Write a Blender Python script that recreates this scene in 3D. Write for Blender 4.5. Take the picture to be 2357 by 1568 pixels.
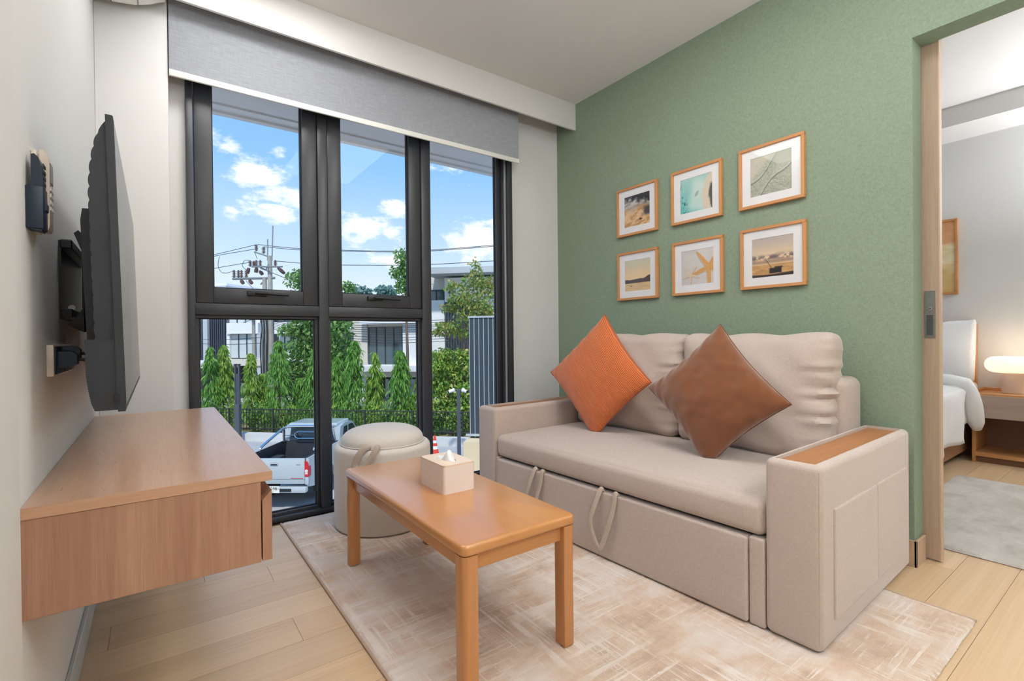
import bpy, bmesh, math, random
import numpy as np
from mathutils import Vector, Matrix

for o in list(bpy.data.objects):
    bpy.data.objects.remove(o)
SC = bpy.context.scene
COL = SC.collection
R = math.radians

# ------------------------------------------------------------------ camera
IMG_W, IMG_H, FPX = 2357.0, 1568.0, 1125.117
YAW, PIT, ROL, CAMZ = R(36.1235), R(-0.32828), R(-0.58087), 1.05
_f = np.array([math.sin(YAW) * math.cos(PIT), math.cos(YAW) * math.cos(PIT), math.sin(PIT)])
_r = np.array([math.cos(YAW), -math.sin(YAW), 0.0])
_u = np.cross(_r, _f)
_r, _u = _r * math.cos(ROL) + _u * math.sin(ROL), -_r * math.sin(ROL) + _u * math.cos(ROL)
cam_data = bpy.data.cameras.new('camera')
cam_data.sensor_fit = 'HORIZONTAL'
cam_data.sensor_width = 36.0
cam_data.lens = 36.0 * FPX / IMG_W
cam_data.clip_start = 0.02
cam_data.clip_end = 500
cam = bpy.data.objects.new('camera', cam_data)
COL.objects.link(cam)
cam.matrix_world = Matrix(((_r[0], _u[0], -_f[0], 0.0), (_r[1], _u[1], -_f[1], 0.0),
                           (_r[2], _u[2], -_f[2], CAMZ), (0, 0, 0, 1)))
SC.camera = cam


def ray(px, py):
    return _r * (px - IMG_W / 2) / FPX - _u * (py - IMG_H / 2) / FPX + _f


# the street outside runs at 45 degrees to the building: s along it, v away from it
S_AX = np.array([0.70711, -0.70711, 0.0])
V_AX = np.array([0.70711, 0.70711, 0.0])
GROUND = -3.05


def street(px, py, v):
    """street coordinates (s, z) of what the photo shows at a pixel, v metres away"""
    d = ray(px, py)
    t = v / (d @ V_AX)
    return t * (d @ S_AX), CAMZ + t * d[2]


def sw(s, v, z):
    p = S_AX * s + V_AX * v
    return (p[0], p[1], z)


# ------------------------------------------------------------------ view, sky, sun, lights
SC.view_settings.view_transform = 'Standard'
SC.view_settings.look = 'None'
SC.view_settings.gamma = 1.0
SC.view_settings.use_curve_mapping = False
SC.view_settings.exposure = 0.0


def lin(c):
    """sRGB 0-255 triple to linear"""
    out = []
    for x in c:
        x = x / 255.0
        out.append(x / 12.92 if x <= 0.04045 else ((x + 0.055) / 1.055) ** 2.4)
    return tuple(out)


class NT:
    """tiny wrapper round a node tree"""
    def __init__(self, tree):
        self.t = tree

    def n(self, typ, ins=None, **props):
        node = self.t.nodes.new(typ)
        for k, v in props.items():
            setattr(node, k, v)
        for k, v in (ins or {}).items():
            self.put(node.inputs[k], v)
        return node

    def put(self, sock, v):
        if isinstance(v, bpy.types.NodeSocket):
            self.t.links.new(v, sock)
        elif isinstance(v, bpy.types.Node):
            self.t.links.new(v.outputs[0], sock)
        else:
            if sock.type == 'RGBA' and len(v) == 3:
                v = (*v, 1.0)
            sock.default_value = v

    def math(self, op, a, b=None, c=None, clamp=False):
        m = self.n('ShaderNodeMath', operation=op, use_clamp=clamp)
        for i, x in enumerate((a, b, c)):
            if x is not None:
                self.put(m.inputs[i], x)
        return m.outputs[0]

    def mix(self, f, a, b, blend='MIX'):
        m = self.n('ShaderNodeMix', data_type='RGBA', blend_type=blend)
        self.put(m.inputs[0], f)
        self.put(m.inputs[6], a)
        self.put(m.inputs[7], b)
        return m.outputs[2]

    def ramp(self, f, stops, interp='LINEAR'):
        r = self.n('ShaderNodeValToRGB')
        r.color_ramp.interpolation = interp
        els = r.color_ramp.elements
        while len(els) < len(stops):
            els.new(0.5)
        for e, (p, c) in zip(els, stops):
            e.position = p
            e.color = (*c, 1) if len(c) == 3 else c
        self.put(r.inputs[0], f)
        return r.outputs[0]

    def noise(self, vec, scale, detail=4, rough=0.5, dist=0.0):
        return self.n('ShaderNodeTexNoise', {'Vector': vec, 'Scale': scale, 'Detail': detail,
                                             'Roughness': rough, 'Distortion': dist}).outputs[0]

    def mapping(self, vec, scale=(1, 1, 1), loc=(0, 0, 0), rot=(0, 0, 0)):
        return self.n('ShaderNodeMapping', {'Vector': vec, 'Scale': scale, 'Location': loc, 'Rotation': rot}).outputs[0]


world = bpy.data.worlds.new('sky')
SC.world = world
world.use_nodes = True
world.node_tree.nodes.clear()
w = NT(world.node_tree)
wdir = w.n('ShaderNodeTexCoord').outputs['Generated']
wsep = w.n('ShaderNodeSeparateXYZ', {0: wdir})
wz = wsep.outputs[2]
sky_col = w.ramp(wz, [(0.0, lin((240, 246, 254))), (0.06, lin((234, 243, 255))), (0.16, lin((200, 226, 255))),
                      (0.32, lin((146, 198, 255))), (0.6, lin((112, 174, 250))), (1.0, lin((92, 152, 236)))])
fluff = w.noise(w.mapping(wdir, (1, 1, 2.2)), 15.0, 8, 0.66)
fluff2 = w.noise(w.mapping(wdir, (1, 1, 3.0), (3.1, 1.7, 0.4)), 2.6, 4, 0.55)
cover = None
for px, py, rx, ry, amp in ((508, 330, 30, 24, .85), (592, 399, 66, 30, 1.1), (655, 452, 64, 26, 1.05), (632, 492, 66, 24, 1.05),
                            (528, 492, 24, 14, .8), (643, 352, 14, 16, .7), (910, 478, 46, 24, 1.05), (832, 525, 66, 34, 1.1),
                            (890, 530, 50, 22, .8), (1110, 560, 90, 44, 1.1), (1015, 385, 50, 16, .9), (900, 590, 90, 30, .8),
                            (1180, 520, 70, 40, 1.0)):
    d = ray(px, py)
    d = d / np.linalg.norm(d)
    e1 = np.array([d[1], -d[0], 0]) / math.hypot(d[0], d[1])
    sub = w.n('ShaderNodeVectorMath', {0: wdir, 1: tuple(d)}, operation='SUBTRACT').outputs[0]
    hz = w.n('ShaderNodeVectorMath', {0: sub, 1: tuple(e1 * FPX / rx * .95)}, operation='DOT_PRODUCT').outputs['Value']
    vt = w.math('MULTIPLY', w.n('ShaderNodeSeparateXYZ', {0: sub}).outputs[2], FPX / ry * .95)
    rr = w.math('SQRT', w.math('ADD', w.math('MULTIPLY', hz, hz), w.math('MULTIPLY', vt, vt)))
    val = w.math('MULTIPLY', w.math('SUBTRACT', 1.35, rr, clamp=True), amp)
    cover = val if cover is None else w.math('MAXIMUM', cover, val)
body = w.math('ADD', cover, w.math('MULTIPLY', w.math('SUBTRACT', fluff, 0.52), 3.4))
scatter = w.math('MULTIPLY', w.math('SUBTRACT', fluff2, 0.66, clamp=True), 5.0)
cloud = w.n('ShaderNodeMapRange', {0: w.math('MAXIMUM', body, w.math('MULTIPLY', scatter, 0.6)), 1: 0.35, 2: 1.15, 3: 0.0, 4: 1.0},
            interpolation_type='SMOOTHSTEP').outputs[0]
sky = w.mix(w.math('MULTIPLY', cloud, 0.92), sky_col, tuple(1.15 * c for c in lin((250, 251, 253))))
bg = w.n('ShaderNodeBackground', {0: sky, 1: 1.12})
wo = w.n('ShaderNodeOutputWorld', {0: bg})

sun_d = bpy.data.lights.new('sun', 'SUN')
sun_d.energy = 3.6
sun_d.angle = R(3.0)
sun_d.color = (1.0, 0.95, 0.87)
sun = bpy.data.objects.new('sun', sun_d)
COL.objects.link(sun)
sun.rotation_euler = Vector((0.28, 0.50, -0.82)).to_track_quat('-Z', 'Y').to_euler()


def area(name, loc, size, power, color, shape='DISK', rot=(0, 0, 0), size_y=None):
    ld = bpy.data.lights.new(name, 'AREA')
    ld.shape = shape
    ld.size = size
    if size_y:
        ld.size_y = size_y
    ld.energy = power
    ld.color = color
    o = bpy.data.objects.new(name, ld)
    COL.objects.link(o)
    o.location = loc
    o.rotation_euler = rot
    return o


# portals help the daylight find its way in through the two window openings
for x0, x1, z0, z1 in ((0.14, 2.25, 0.0, 2.6), (3.5, 5.2, 0.3, 2.5)):
    p = area('window_portal', ((x0 + x1) / 2, 3.26, (z0 + z1) / 2), x1 - x0, 1.0, (1, 1, 1), 'RECTANGLE',
             (R(-90), 0, 0), z1 - z0)
    p.data.cycles.is_portal = True

LIVING_W, BED_W, PANEL_W = 64.0, 96.0, 11.0     # powers of the added fill lights, used where they are built

# ------------------------------------------------------------------ mesh helpers


def tag(o, label=None, cat=None, group=None, kind=None):
    if label:
        o['label'] = label
    if cat:
        o['category'] = cat
    if group:
        o['group'] = group
    if kind:
        o['kind'] = kind
    return o


def empty(name, loc=(0, 0, 0), rz=0.0, label=None, cat=None, group=None, kind=None, parent=None):
    o = bpy.data.objects.new(name, None)
    o.empty_display_size = 0.1
    COL.objects.link(o)
    o.location = loc
    o.rotation_euler = (0, 0, rz)
    if parent:
        o.parent = parent
    return tag(o, label, cat, group, kind)


def link_mesh(name, me, mat=None, parent=None, loc=(0, 0, 0), rot=None, scale=None):
    o = bpy.data.objects.new(name, me)
    COL.objects.link(o)
    if mat is not None and not me.materials:
        me.materials.append(mat)
    o.location = loc
    if rot is not None:
        o.rotation_euler = rot
    if scale is not None:
        o.scale = scale
    if parent is not None:
        o.parent = parent
    return o


class MB:
    """collects shapes for ONE mesh object"""
    def __init__(self):
        self.v = []
        self.f = []

    def add(self, vs, fs):
        k = len(self.v)
        self.v.extend([tuple(float(c) for c in p) for p in vs])
        self.f.extend([tuple(i + k for i in f) for f in fs])
        return self

    def box(self, x0, x1, y0, y1, z0, z1, bev=0.0, seg=2):
        if bev <= 0:
            vs = [(x, y, z) for x in (x0, x1) for y in (y0, y1) for z in (z0, z1)]
            fs = [(0, 1, 3, 2), (4, 6, 7, 5), (0, 4, 5, 1), (2, 3, 7, 6), (0, 2, 6, 4), (1, 5, 7, 3)]
            return self.add(vs, fs)
        bm = bmesh.new()
        bmesh.ops.create_cube(bm, size=1.0)
        for v in bm.verts:
            v.co = Vector(((x0 + x1) / 2 + v.co.x * (x1 - x0), (y0 + y1) / 2 + v.co.y * (y1 - y0),
                           (z0 + z1) / 2 + v.co.z * (z1 - z0)))
        bmesh.ops.bevel(bm, geom=bm.edges[:], offset=bev, segments=seg, profile=0.5, affect='EDGES')
        return self.take(bm)

    def take(self, bm):
        bm.verts.index_update()
        self.add([v.co for v in bm.verts], [[v.index for v in f.verts] for f in bm.faces])
        bm.free()
        return self

    def sbox(self, s0, s1, v0, v1, z0, z1):
        """box in street coordinates"""
        vs = [sw(s, v, z) for s in (s0, s1) for v in (v0, v1) for z in (z0, z1)]
        fs = [(0, 1, 3, 2), (4, 6, 7, 5), (0, 4, 5, 1), (2, 3, 7, 6), (0, 2, 6, 4), (1, 5, 7, 3)]
        return self.add(vs, fs)

    def prism(self, poly, axis, a, b):
        """poly: 2-D points in the two other axes (in xyz order), extruded along axis from a to b"""
        n = len(poly)

        def pt(p, t):
            if axis == 'x':
                return (t, p[0], p[1])
            if axis == 'y':
                return (p[0], t, p[1])
            return (p[0], p[1], t)
        vs = [pt(p, a) for p in poly] + [pt(p, b) for p in poly]
        fs = [tuple(range(n))[::-1], tuple(range(n, 2 * n))]
        fs += [(i, (i + 1) % n, n + (i + 1) % n, n + i) for i in range(n)]
        return self.add(vs, fs)

    def tube(self, pts, r, n=8, closed=False, cap=True):
        pts = [Vector(p) for p in pts]
        rs = r if isinstance(r, (list, tuple)) else [r] * len(pts)
        m = len(pts)
        tans = []
        for i in range(m):
            a = pts[(i - 1) % m] if (closed or i > 0) else pts[i]
            b = pts[(i + 1) % m] if (closed or i < m - 1) else pts[i]
            tans.append((b - a).normalized())
        up = Vector((0, 0, 1)) if abs(tans[0].z) < 0.9 else Vector((1, 0, 0))
        nrm = tans[0].cross(up).normalized()
        vs = []
        for i in range(m):
            nrm = (nrm - tans[i] * nrm.dot(tans[i])).normalized()
            bn = tans[i].cross(nrm)
            for k in range(n):
                a = 2 * math.pi * k / n
                vs.append(pts[i] + (nrm * math.cos(a) + bn * math.sin(a)) * rs[i])
        fs = []
        for i in range(m if closed else m - 1):
            j = (i + 1) % m
            for k in range(n):
                l = (k + 1) % n
                fs.append((i * n + k, i * n + l, j * n + l, j * n + k))
        if cap and not closed:
            fs.append(tuple(range(n))[::-1])
            fs.append(tuple((m - 1) * n + k for k in range(n)))
        return self.add(vs, fs)

    def cyl(self, p0, p1, r, n=16, r1=None):
        return self.tube([p0, p1], [r, r if r1 is None else r1], n)

    def lathe(self, prof, n=40, c=(0, 0, 0)):
        """prof: (radius, z) from bottom to top, closed with caps at the axis when radius is 0"""
        vs, fs, rings = [], [], []
        for (r, z) in prof:
            if r <= 1e-6:
                rings.append([len(vs)])
                vs.append((c[0], c[1], c[2] + z))
            else:
                rings.append(list(range(len(vs), len(vs) + n)))
                vs += [(c[0] + r * math.cos(2 * math.pi * k / n), c[1] + r * math.sin(2 * math.pi * k / n), c[2] + z) for k in range(n)]
        for a, b in zip(rings[:-1], rings[1:]):
            for k in range(n):
                l = (k + 1) % n
                if len(a) == 1 and len(b) == 1:
                    continue
                if len(a) == 1:
                    fs.append((a[0], b[l], b[k]))
                elif len(b) == 1:
                    fs.append((a[k], a[l], b[0]))
                else:
                    fs.append((a[k], a[l], b[l], b[k]))
        return self.add(vs, fs)

    def ribbon(self, pts, width_dir, width, thick):
        """flat strap: a strip of given width along a path"""
        pts = [Vector(p) for p in pts]
        wd = Vector(width_dir).normalized()
        vs, fs = [], []
        m = len(pts)
        for i in range(m):
            t = (pts[min(i + 1, m - 1)] - pts[max(i - 1, 0)]).normalized()
            nn = t.cross(wd).normalized()
            for a, b in ((-1, -1), (1, -1), (1, 1), (-1, 1)):
                vs.append(pts[i] + wd * (a * width / 2) + nn * (b * thick / 2))
        for i in range(m - 1):
            for k in range(4):
                l = (k + 1) % 4
                fs.append((4 * i + k, 4 * i + l, 4 * i + 4 + l, 4 * i + 4 + k))
        fs += [(3, 2, 1, 0), tuple(4 * (m - 1) + k for k in range(4))]
        return self.add(vs, fs)

    def softbox(self, x0, x1, y0, y1, z0, z1, r, cuts=10, fn=None):
        """box with round edges of radius r on a grid, shaped by fn(p, u) with u in -1..1 per axis"""
        lo, hi = (x0, y0, z0), (x1, y1, z1)
        ax = []
        for a in range(3):
            rr = min(r, (hi[a] - lo[a]) / 2 * 0.999)
            e = [lo[a] + rr * t for t in (0, 0.25, 0.5, 0.75, 1.0)]
            nmid = max(1, int(cuts * (hi[a] - lo[a] - 2 * rr) / max(h - l for h, l in zip(hi, lo))))
            mid = [lo[a] + rr + (hi[a] - lo[a] - 2 * rr) * k / nmid for k in range(1, nmid)]
            e2 = [hi[a] - rr * t for t in (1.0, 0.75, 0.5, 0.25, 0)]
            ax.append(e + mid + e2)
        idx = {}
        vs, fs = [], []

        def vert(i, j, k):
            key = (i, j, k)
            if key not in idx:
                p = [ax[0][i], ax[1][j], ax[2][k]]
                q = []
                for a in range(3):
                    rr = min(r, (hi[a] - lo[a]) / 2 * 0.999)
                    q.append(min(max(p[a], lo[a] + rr), hi[a] - rr))
                d = Vector([p[a] - q[a] for a in range(3)])
                # cube-to-sphere on the rounded rim
                m = max(abs(c) for c in d)
                if m > 1e-9 and d.length > 1e-9:
                    d = d.normalized() * m
                pp = Vector(q) + d
                if fn:
                    u = [2 * (p[a] - lo[a]) / (hi[a] - lo[a]) - 1 for a in range(3)]
                    pp = Vector(fn(pp, u))
                idx[key] = len(vs)
                vs.append(pp)
            return idx[key]
        n = [len(a) for a in ax]
        for (A, B, C) in ((0, 1, 2), (1, 2, 0), (2, 0, 1)):
            for side in (0, n[C] - 1):
                for i in range(n[A] - 1):
                    for j in range(n[B] - 1):
                        q = []
                        for (ii, jj) in ((i, j), (i + 1, j), (i + 1, j + 1), (i, j + 1)):
                            t = [0, 0, 0]
                            t[A], t[B], t[C] = ii, jj, side
                            q.append(vert(*t))
                        fs.append(tuple(q if side else q[::-1]))
        return self.add(vs, fs)

    def mesh(self, name, angle=35):
        me = bpy.data.meshes.new(name)
        me.from_pydata(self.v, [], self.f)
        me.update()
        if angle:
            me.polygons.foreach_set('use_smooth', [True] * len(me.polygons))
            me.set_sharp_from_angle(angle=R(angle))
        return me

    def build(self, name, mat, parent=None, loc=(0, 0, 0), rot=None, angle=35, kind=None):
        o = link_mesh(name, self.mesh(name, angle), mat, parent, loc, rot)
        if kind:
            o['kind'] = kind
        return o


def bezier(p, n=16):
    """smooth curve through points (Catmull-Rom)"""
    p = [Vector(q) for q in p]
    out = []
    for i in range(len(p) - 1):
        a, b, c, d = p[max(i - 1, 0)], p[i], p[i + 1], p[min(i + 2, len(p) - 1)]
        for k in range(n):
            t = k / n
            out.append(0.5 * ((2 * b) + (c - a) * t + (2 * a - 5 * b + 4 * c - d) * t * t + (3 * b - a - 3 * c + d) * t ** 3))
    out.append(p[-1])
    return out


def vnoise(x, y, seed=0):
    """value noise on numpy arrays"""
    xi, yi = np.floor(x).astype(int), np.floor(y).astype(int)
    fx, fy = x - xi, y - yi
    fx, fy = fx * fx * (3 - 2 * fx), fy * fy * (3 - 2 * fy)

    def h(a, b):
        t = np.sin(a * 127.1 + b * 311.7 + seed * 74.7) * 43758.5453
        return t - np.floor(t)
    return (h(xi, yi) * (1 - fx) + h(xi + 1, yi) * fx) * (1 - fy) + (h(xi, yi + 1) * (1 - fx) + h(xi + 1, yi + 1) * fx) * fy


def fbm(x, y, seed=0, octv=5):
    s, a, t = 0, 0.5, 0
    for k in range(octv):
        s = s + a * vnoise(x * 2 ** k, y * 2 ** k, seed + k)
        t += a
        a *= 0.55
    return s / t

# ------------------------------------------------------------------ materials


def material(name):
    m = bpy.data.materials.new(name)
    m.use_nodes = True
    t = NT(m.node_tree)
    b = m.node_tree.nodes['Principled BSDF']
    return m, t, b


def bump(t, b, height, strength, dist=0.002):
    bn = t.n('ShaderNodeBump', {'Height': height, 'Strength': strength, 'Distance': dist})
    t.put(b.inputs['Normal'], bn.outputs[0])


def plain(name, rgb, rough=0.5, metal=0.0, var=0.06, scale=8.0, bmp=0.0, spec=0.5, coat=0.0):
    """solid colour with slight mottling"""
    m, t, b = material(name)
    c = lin(rgb)
    co = t.n('ShaderNodeTexCoord').outputs['Object']
    nz = t.noise(co, scale, 4)
    t.put(b.inputs['Base Color'], t.ramp(nz, [(0.3, tuple(x * (1 - var) for x in c)), (0.7, tuple(min(1, x * (1 + var)) for x in c))]))
    b.inputs['Roughness'].default_value = rough
    b.inputs['Metallic'].default_value = metal
    b.inputs['Specular IOR Level'].default_value = spec
    if coat:
        b.inputs['Coat Weight'].default_value = coat
        b.inputs['Coat Roughness'].default_value = 0.08
    if bmp:
        bump(t, b, t.noise(co, scale * 30, 3), bmp)
    return m


def wood(name, dark, light, axis='x', rough=0.45, freq=22.0, stretch=0.05, rnd=0.0, coat=0.0, fine=0.35, var=0.10, bmp=0.12, rv=0.12):
    """straight-grained wood, grain along axis of the object"""
    m, t, b = material(name)
    co = t.n('ShaderNodeTexCoord').outputs['Object']
    oi = t.n('ShaderNodeObjectInfo').outputs['Random']
    if rnd:
        off = t.n('ShaderNodeCombineXYZ', {0: t.math('MULTIPLY', oi, 37.0), 1: t.math('MULTIPLY', oi, 91.0), 2: t.math('MULTIPLY', oi, 17.0)})
        co = t.n('ShaderNodeVectorMath', {0: co, 1: off}, operation='ADD').outputs[0]
    sc = [1.0, 1.0, 1.0]
    sc['xyz'.index(axis)] = stretch
    g = t.mapping(co, tuple(sc))
    broad = t.noise(g, freq * 0.35, 4, 0.55, 0.6)
    grain = t.noise(g, freq * 3.0, 6, 0.65, 0.3)
    sc2 = [1.0, 1.0, 1.0]
    sc2['xyz'.index(axis)] = stretch * 0.5
    pores = t.noise(t.mapping(co, tuple(sc2)), freq * 16, 3, 0.5)
    f = t.math('ADD', t.math('MULTIPLY', broad, 0.55), t.math('MULTIPLY', grain, 0.45))
    d, l = lin(dark), lin(light)
    mid = tuple((a + c) / 2 for a, c in zip(d, l))
    col = t.ramp(f, [(0.3, d), (0.5, mid), (0.7, l)])
    col = t.mix(t.math('MULTIPLY', t.math('SUBTRACT', pores, 0.45, clamp=True), fine * 2.2), col, tuple(x * 0.62 for x in d))
    if rnd:
        hsv = t.n('ShaderNodeHueSaturation', {'Color': col, 'Value': t.math('ADD', 1.0 - var * 0.5, t.math('MULTIPLY', oi, var))})
        col = hsv.outputs[0]
    t.put(b.inputs['Base Color'], col)
    t.put(b.inputs['Roughness'], t.math('ADD', rough - rv / 2, t.math('MULTIPLY', pores, rv)))
    if coat:
        b.inputs['Coat Weight'].default_value = coat
        b.inputs['Coat Roughness'].default_value = 0.18
    bump(t, b, pores, bmp, 0.001)
    return m


def fabric(name, rgb, weave=900.0, bmp=0.5, var=0.12, sheen=0.3, rough=0.9, patch=0.0):
    m, t, b = material(name)
    co = t.n('ShaderNodeTexCoord').outputs['Object']
    c = lin(rgb)
    fine = t.noise(co, weave * 0.45, 2, 0.6)
    a = t.noise(t.mapping(co, (1, 1, 0.18)), weave * 0.5, 2, 0.5)
    bb = t.noise(t.mapping(co, (0.18, 0.18, 1)), weave * 0.5, 2, 0.5)
    tex = t.math('MULTIPLY', t.math('ADD', t.math('ADD', a, bb), fine), 0.333)
    col = t.ramp(tex, [(0.3, tuple(x * (1 - var) for x in c)), (0.7, tuple(min(1, x * (1 + var)) for x in c))])
    if patch:
        big = t.noise(co, 7.0, 4, 0.6)
        col = t.mix(t.math('MULTIPLY', big, patch), col, tuple(x * 0.8 for x in c))
    t.put(b.inputs['Base Color'], col)
    b.inputs['Roughness'].default_value = rough
    b.inputs['Sheen Weight'].default_value = sheen
    b.inputs['Sheen Roughness'].default_value = 0.5
    b.inputs['Specular IOR Level'].default_value = 0.2
    bump(t, b, tex, bmp, 0.0015)
    return m


def emitter(name, rgb, strength):
    m, t, b = material(name)
    b.inputs['Base Color'].default_value = (*lin(rgb), 1)
    b.inputs['Emission Color'].default_value = (*lin(rgb), 1)
    b.inputs['Emission Strength'].default_value = strength
    return m


def glass(name, tint=(0.96, 0.98, 0.97), gloss=0.6):
    """thin pane: clear with a fresnel reflection"""
    m = bpy.data.materials.new(name)
    m.use_nodes = True
    m.node_tree.nodes.clear()
    t = NT(m.node_tree)
    tr = t.n('ShaderNodeBsdfTransparent', {0: tint})
    gl = t.n('ShaderNodeBsdfGlossy', {'Color': (1, 1, 1), 'Roughness': 0.0})
    fr = t.n('ShaderNodeFresnel', {0: 1.45})
    mx = t.n('ShaderNodeMixShader', {0: t.math('MULTIPLY', fr, gloss), 1: tr, 2: gl})
    t.n('ShaderNodeOutputMaterial', {0: mx})
    return m


def print_mat(name, rough=0.6):
    m, t, b = material(name)
    a = t.n('ShaderNodeVertexColor', layer_name='ink')
    t.put(b.inputs['Base Color'], a.outputs[0])
    b.inputs['Roughness'].default_value = rough
    return m


MT = {}
MT['wall'] = plain('white_wall_paint', (222, 221, 220), 0.75, var=0.012, scale=3, bmp=0.03, spec=0.25)
MT['ceiling'] = plain('white_ceiling_paint', (226, 224, 222), 0.85, var=0.01, scale=3, spec=0.2)
MT['pelmet'] = plain('white_board_paint', (226, 224, 222), 0.6, var=0.01, scale=3, spec=0.3)
MT['base_grey'] = plain('pale_grey_skirting', (206, 207, 204), 0.4, var=0.05, scale=9)
MT['black'] = plain('black_plastic', (26, 28, 32), 0.45, var=0.1)
MT['charcoal'] = plain('charcoal_plastic', (40, 43, 49), 0.5, var=0.05, bmp=0.05)
MT['frame'] = plain('anthracite_aluminium', (56, 58, 63), 0.36, var=0.05, scale=5, spec=0.5)
MT['glint_grey'] = plain('painted_jamb_glint', (150, 156, 156), 0.4)  # lighter grey stands for the glass reflection on the jamb
MT['gasket'] = plain('black_rubber', (20, 20, 22), 0.6, var=0.05)
MT['steel'] = plain('brushed_steel', (150, 150, 150), 0.35, metal=0.9, var=0.05, scale=40)
MT['chrome'] = plain('chrome', (215, 215, 218), 0.15, metal=1.0, var=0.02)
MT['white_plastic'] = plain('white_plastic', (236, 234, 230), 0.35, var=0.01)
MT['cream_plastic'] = plain('cream_plastic', (228, 214, 200), 0.4, var=0.02)
MT['navy_plastic'] = plain('navy_black_plastic', (24, 40, 58), 0.4, var=0.08)
MT['glass'] = glass('window_glass', gloss=0.35)
MT['picture_glass'] = glass('picture_glass', (1, 1, 1), 0.35)
MT['mat_board'] = plain('white_mat_board', (238, 238, 240), 0.8, var=0.008)
MT['print'] = print_mat('printed_paper')
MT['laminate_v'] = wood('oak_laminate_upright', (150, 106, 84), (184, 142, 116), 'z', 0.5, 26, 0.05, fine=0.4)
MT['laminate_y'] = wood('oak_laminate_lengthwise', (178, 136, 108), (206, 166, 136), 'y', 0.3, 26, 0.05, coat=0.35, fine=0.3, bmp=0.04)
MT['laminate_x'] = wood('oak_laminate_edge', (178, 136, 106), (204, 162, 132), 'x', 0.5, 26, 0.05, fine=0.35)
MT['table'] = wood('beech_wood_lengthwise', (194, 132, 76), (206, 146, 90), 'y', 0.28, 8, 0.06, coat=0.5, fine=0.02, bmp=0.004, rv=0.02)
MT['table_x'] = wood('beech_wood_crosswise', (184, 120, 66), (206, 148, 94), 'x', 0.34, 16, 0.04, coat=0.2, fine=0.2)
MT['table_z'] = wood('beech_wood_upright', (182, 118, 68), (208, 150, 98), 'z', 0.34, 16, 0.04, coat=0.2, fine=0.2)
MT['frame_wood'] = wood('picture_frame_oak', (188, 126, 74), (214, 156, 102), 'y', 0.5, 24, 0.08, fine=0.3)
MT['plank'] = wood('pale_oak_plank', (200, 168, 130), (224, 196, 160), 'x', 0.34, 7, 0.1, rnd=1, fine=0.08, var=0.10, bmp=0.04)
MT['door'] = wood('ash_door_veneer', (166, 142, 122), (190, 168, 148), 'z', 0.55, 22, 0.05, fine=0.3)
MT['skirting_wood'] = wood('wood_skirting', (192, 164, 136), (204, 176, 150), 'z', 0.5, 5, 0.3, fine=0.04, bmp=0.02)
MT['sofa'] = fabric('taupe_sofa_fabric', (192, 176, 166), 800, 0.7, 0.15, 0.35)
MT['ottoman'] = fabric('pale_ottoman_fabric', (218, 210, 202), 900, 0.45, 0.08, 0.35)
MT['strap'] = fabric('taupe_strap_fabric', (192, 176, 162), 1400, 0.5, 0.1, 0.2)
MT['brown_velvet'] = fabric('brown_velvet', (130, 79, 48), 1600, 0.25, 0.06, 0.7, 0.95, patch=0.9)
MT['tissue'] = plain('tissue_paper', (240, 241, 244), 0.9, var=0.01)
MT['bed_linen'] = fabric('white_bed_linen', (236, 236, 238), 1500, 0.15, 0.03, 0.2)
MT['bed_wood'] = wood('honey_oak', (188, 126, 70), (216, 158, 100), 'z', 0.45, 16, 0.06, fine=0.3)
MT['bed_wood_x'] = wood('bed_rail_oak', (150, 110, 82), (178, 138, 106), 'x', 0.5, 16, 0.06, fine=0.3)
MT['night_top'] = wood('nightstand_oak', (196, 138, 84), (220, 166, 112), 'y', 0.4, 16, 0.06, fine=0.25)
MT['night_drawer'] = wood('nightstand_grey_oak', (166, 146, 134), (188, 168, 156), 'y', 0.5, 16, 0.06, fine=0.3)
MT['night_dark'] = wood('nightstand_dark_oak', (120, 84, 64), (146, 104, 80), 'y', 0.5, 16, 0.06, fine=0.3)  # darker oak for the drawer box, plinth and back panel
MT['lamp_base'] = plain('pale_pink_ceramic', (224, 196, 176), 0.5, var=0.02)


def make_green():
    m, t, b = material('green_textile_wallpaper')
    co = t.n('ShaderNodeTexCoord').outputs['Object']
    v = t.noise(t.mapping(co, (1, 1, 0.14)), 330, 3, 0.6)
    h = t.noise(t.mapping(co, (1, 0.14, 1)), 330, 3, 0.6)
    blot = t.noise(co, 90, 4, 0.6)
    big = t.noise(co, 2.2, 3)
    f = t.math('ADD', t.math('MULTIPLY', t.math('ADD', v, h), 0.36), t.math('MULTIPLY', blot, 0.28))
    c = lin((140, 156, 136))
    col = t.ramp(f, [(0.34, tuple(x * 0.80 for x in c)), (0.5, c), (0.66, tuple(x * 1.16 for x in c))])
    col = t.mix(t.math('MULTIPLY', big, 0.12), col, lin((118, 146, 118)))
    t.put(b.inputs['Base Color'], col)
    b.inputs['Roughness'].default_value = 0.85
    b.inputs['Specular IOR Level'].default_value = 0.2
    bump(t, b, f, 0.35, 0.001)
    return m


def make_blind():
    m, t, b = material('grey_roller_blind_weave')
    co = t.n('ShaderNodeTexCoord').outputs['Object']
    h = t.noise(t.mapping(co, (0.05, 1, 1)), 260, 4, 0.6)
    v = t.noise(t.mapping(co, (1, 1, 0.05)), 260, 3, 0.6)
    f = t.math('ADD', t.math('MULTIPLY', h, 0.65), t.math('MULTIPLY', v, 0.35))
    c = lin((160, 163, 170))
    t.put(b.inputs['Base Color'], t.ramp(f, [(0.35, tuple(x * 0.84 for x in c)), (0.65, tuple(x * 1.12 for x in c))]))
    b.inputs['Roughness'].default_value = 0.85
    b.inputs['Specular IOR Level'].default_value = 0.15
    bump(t, b, f, 0.2, 0.001)
    return m


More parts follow.
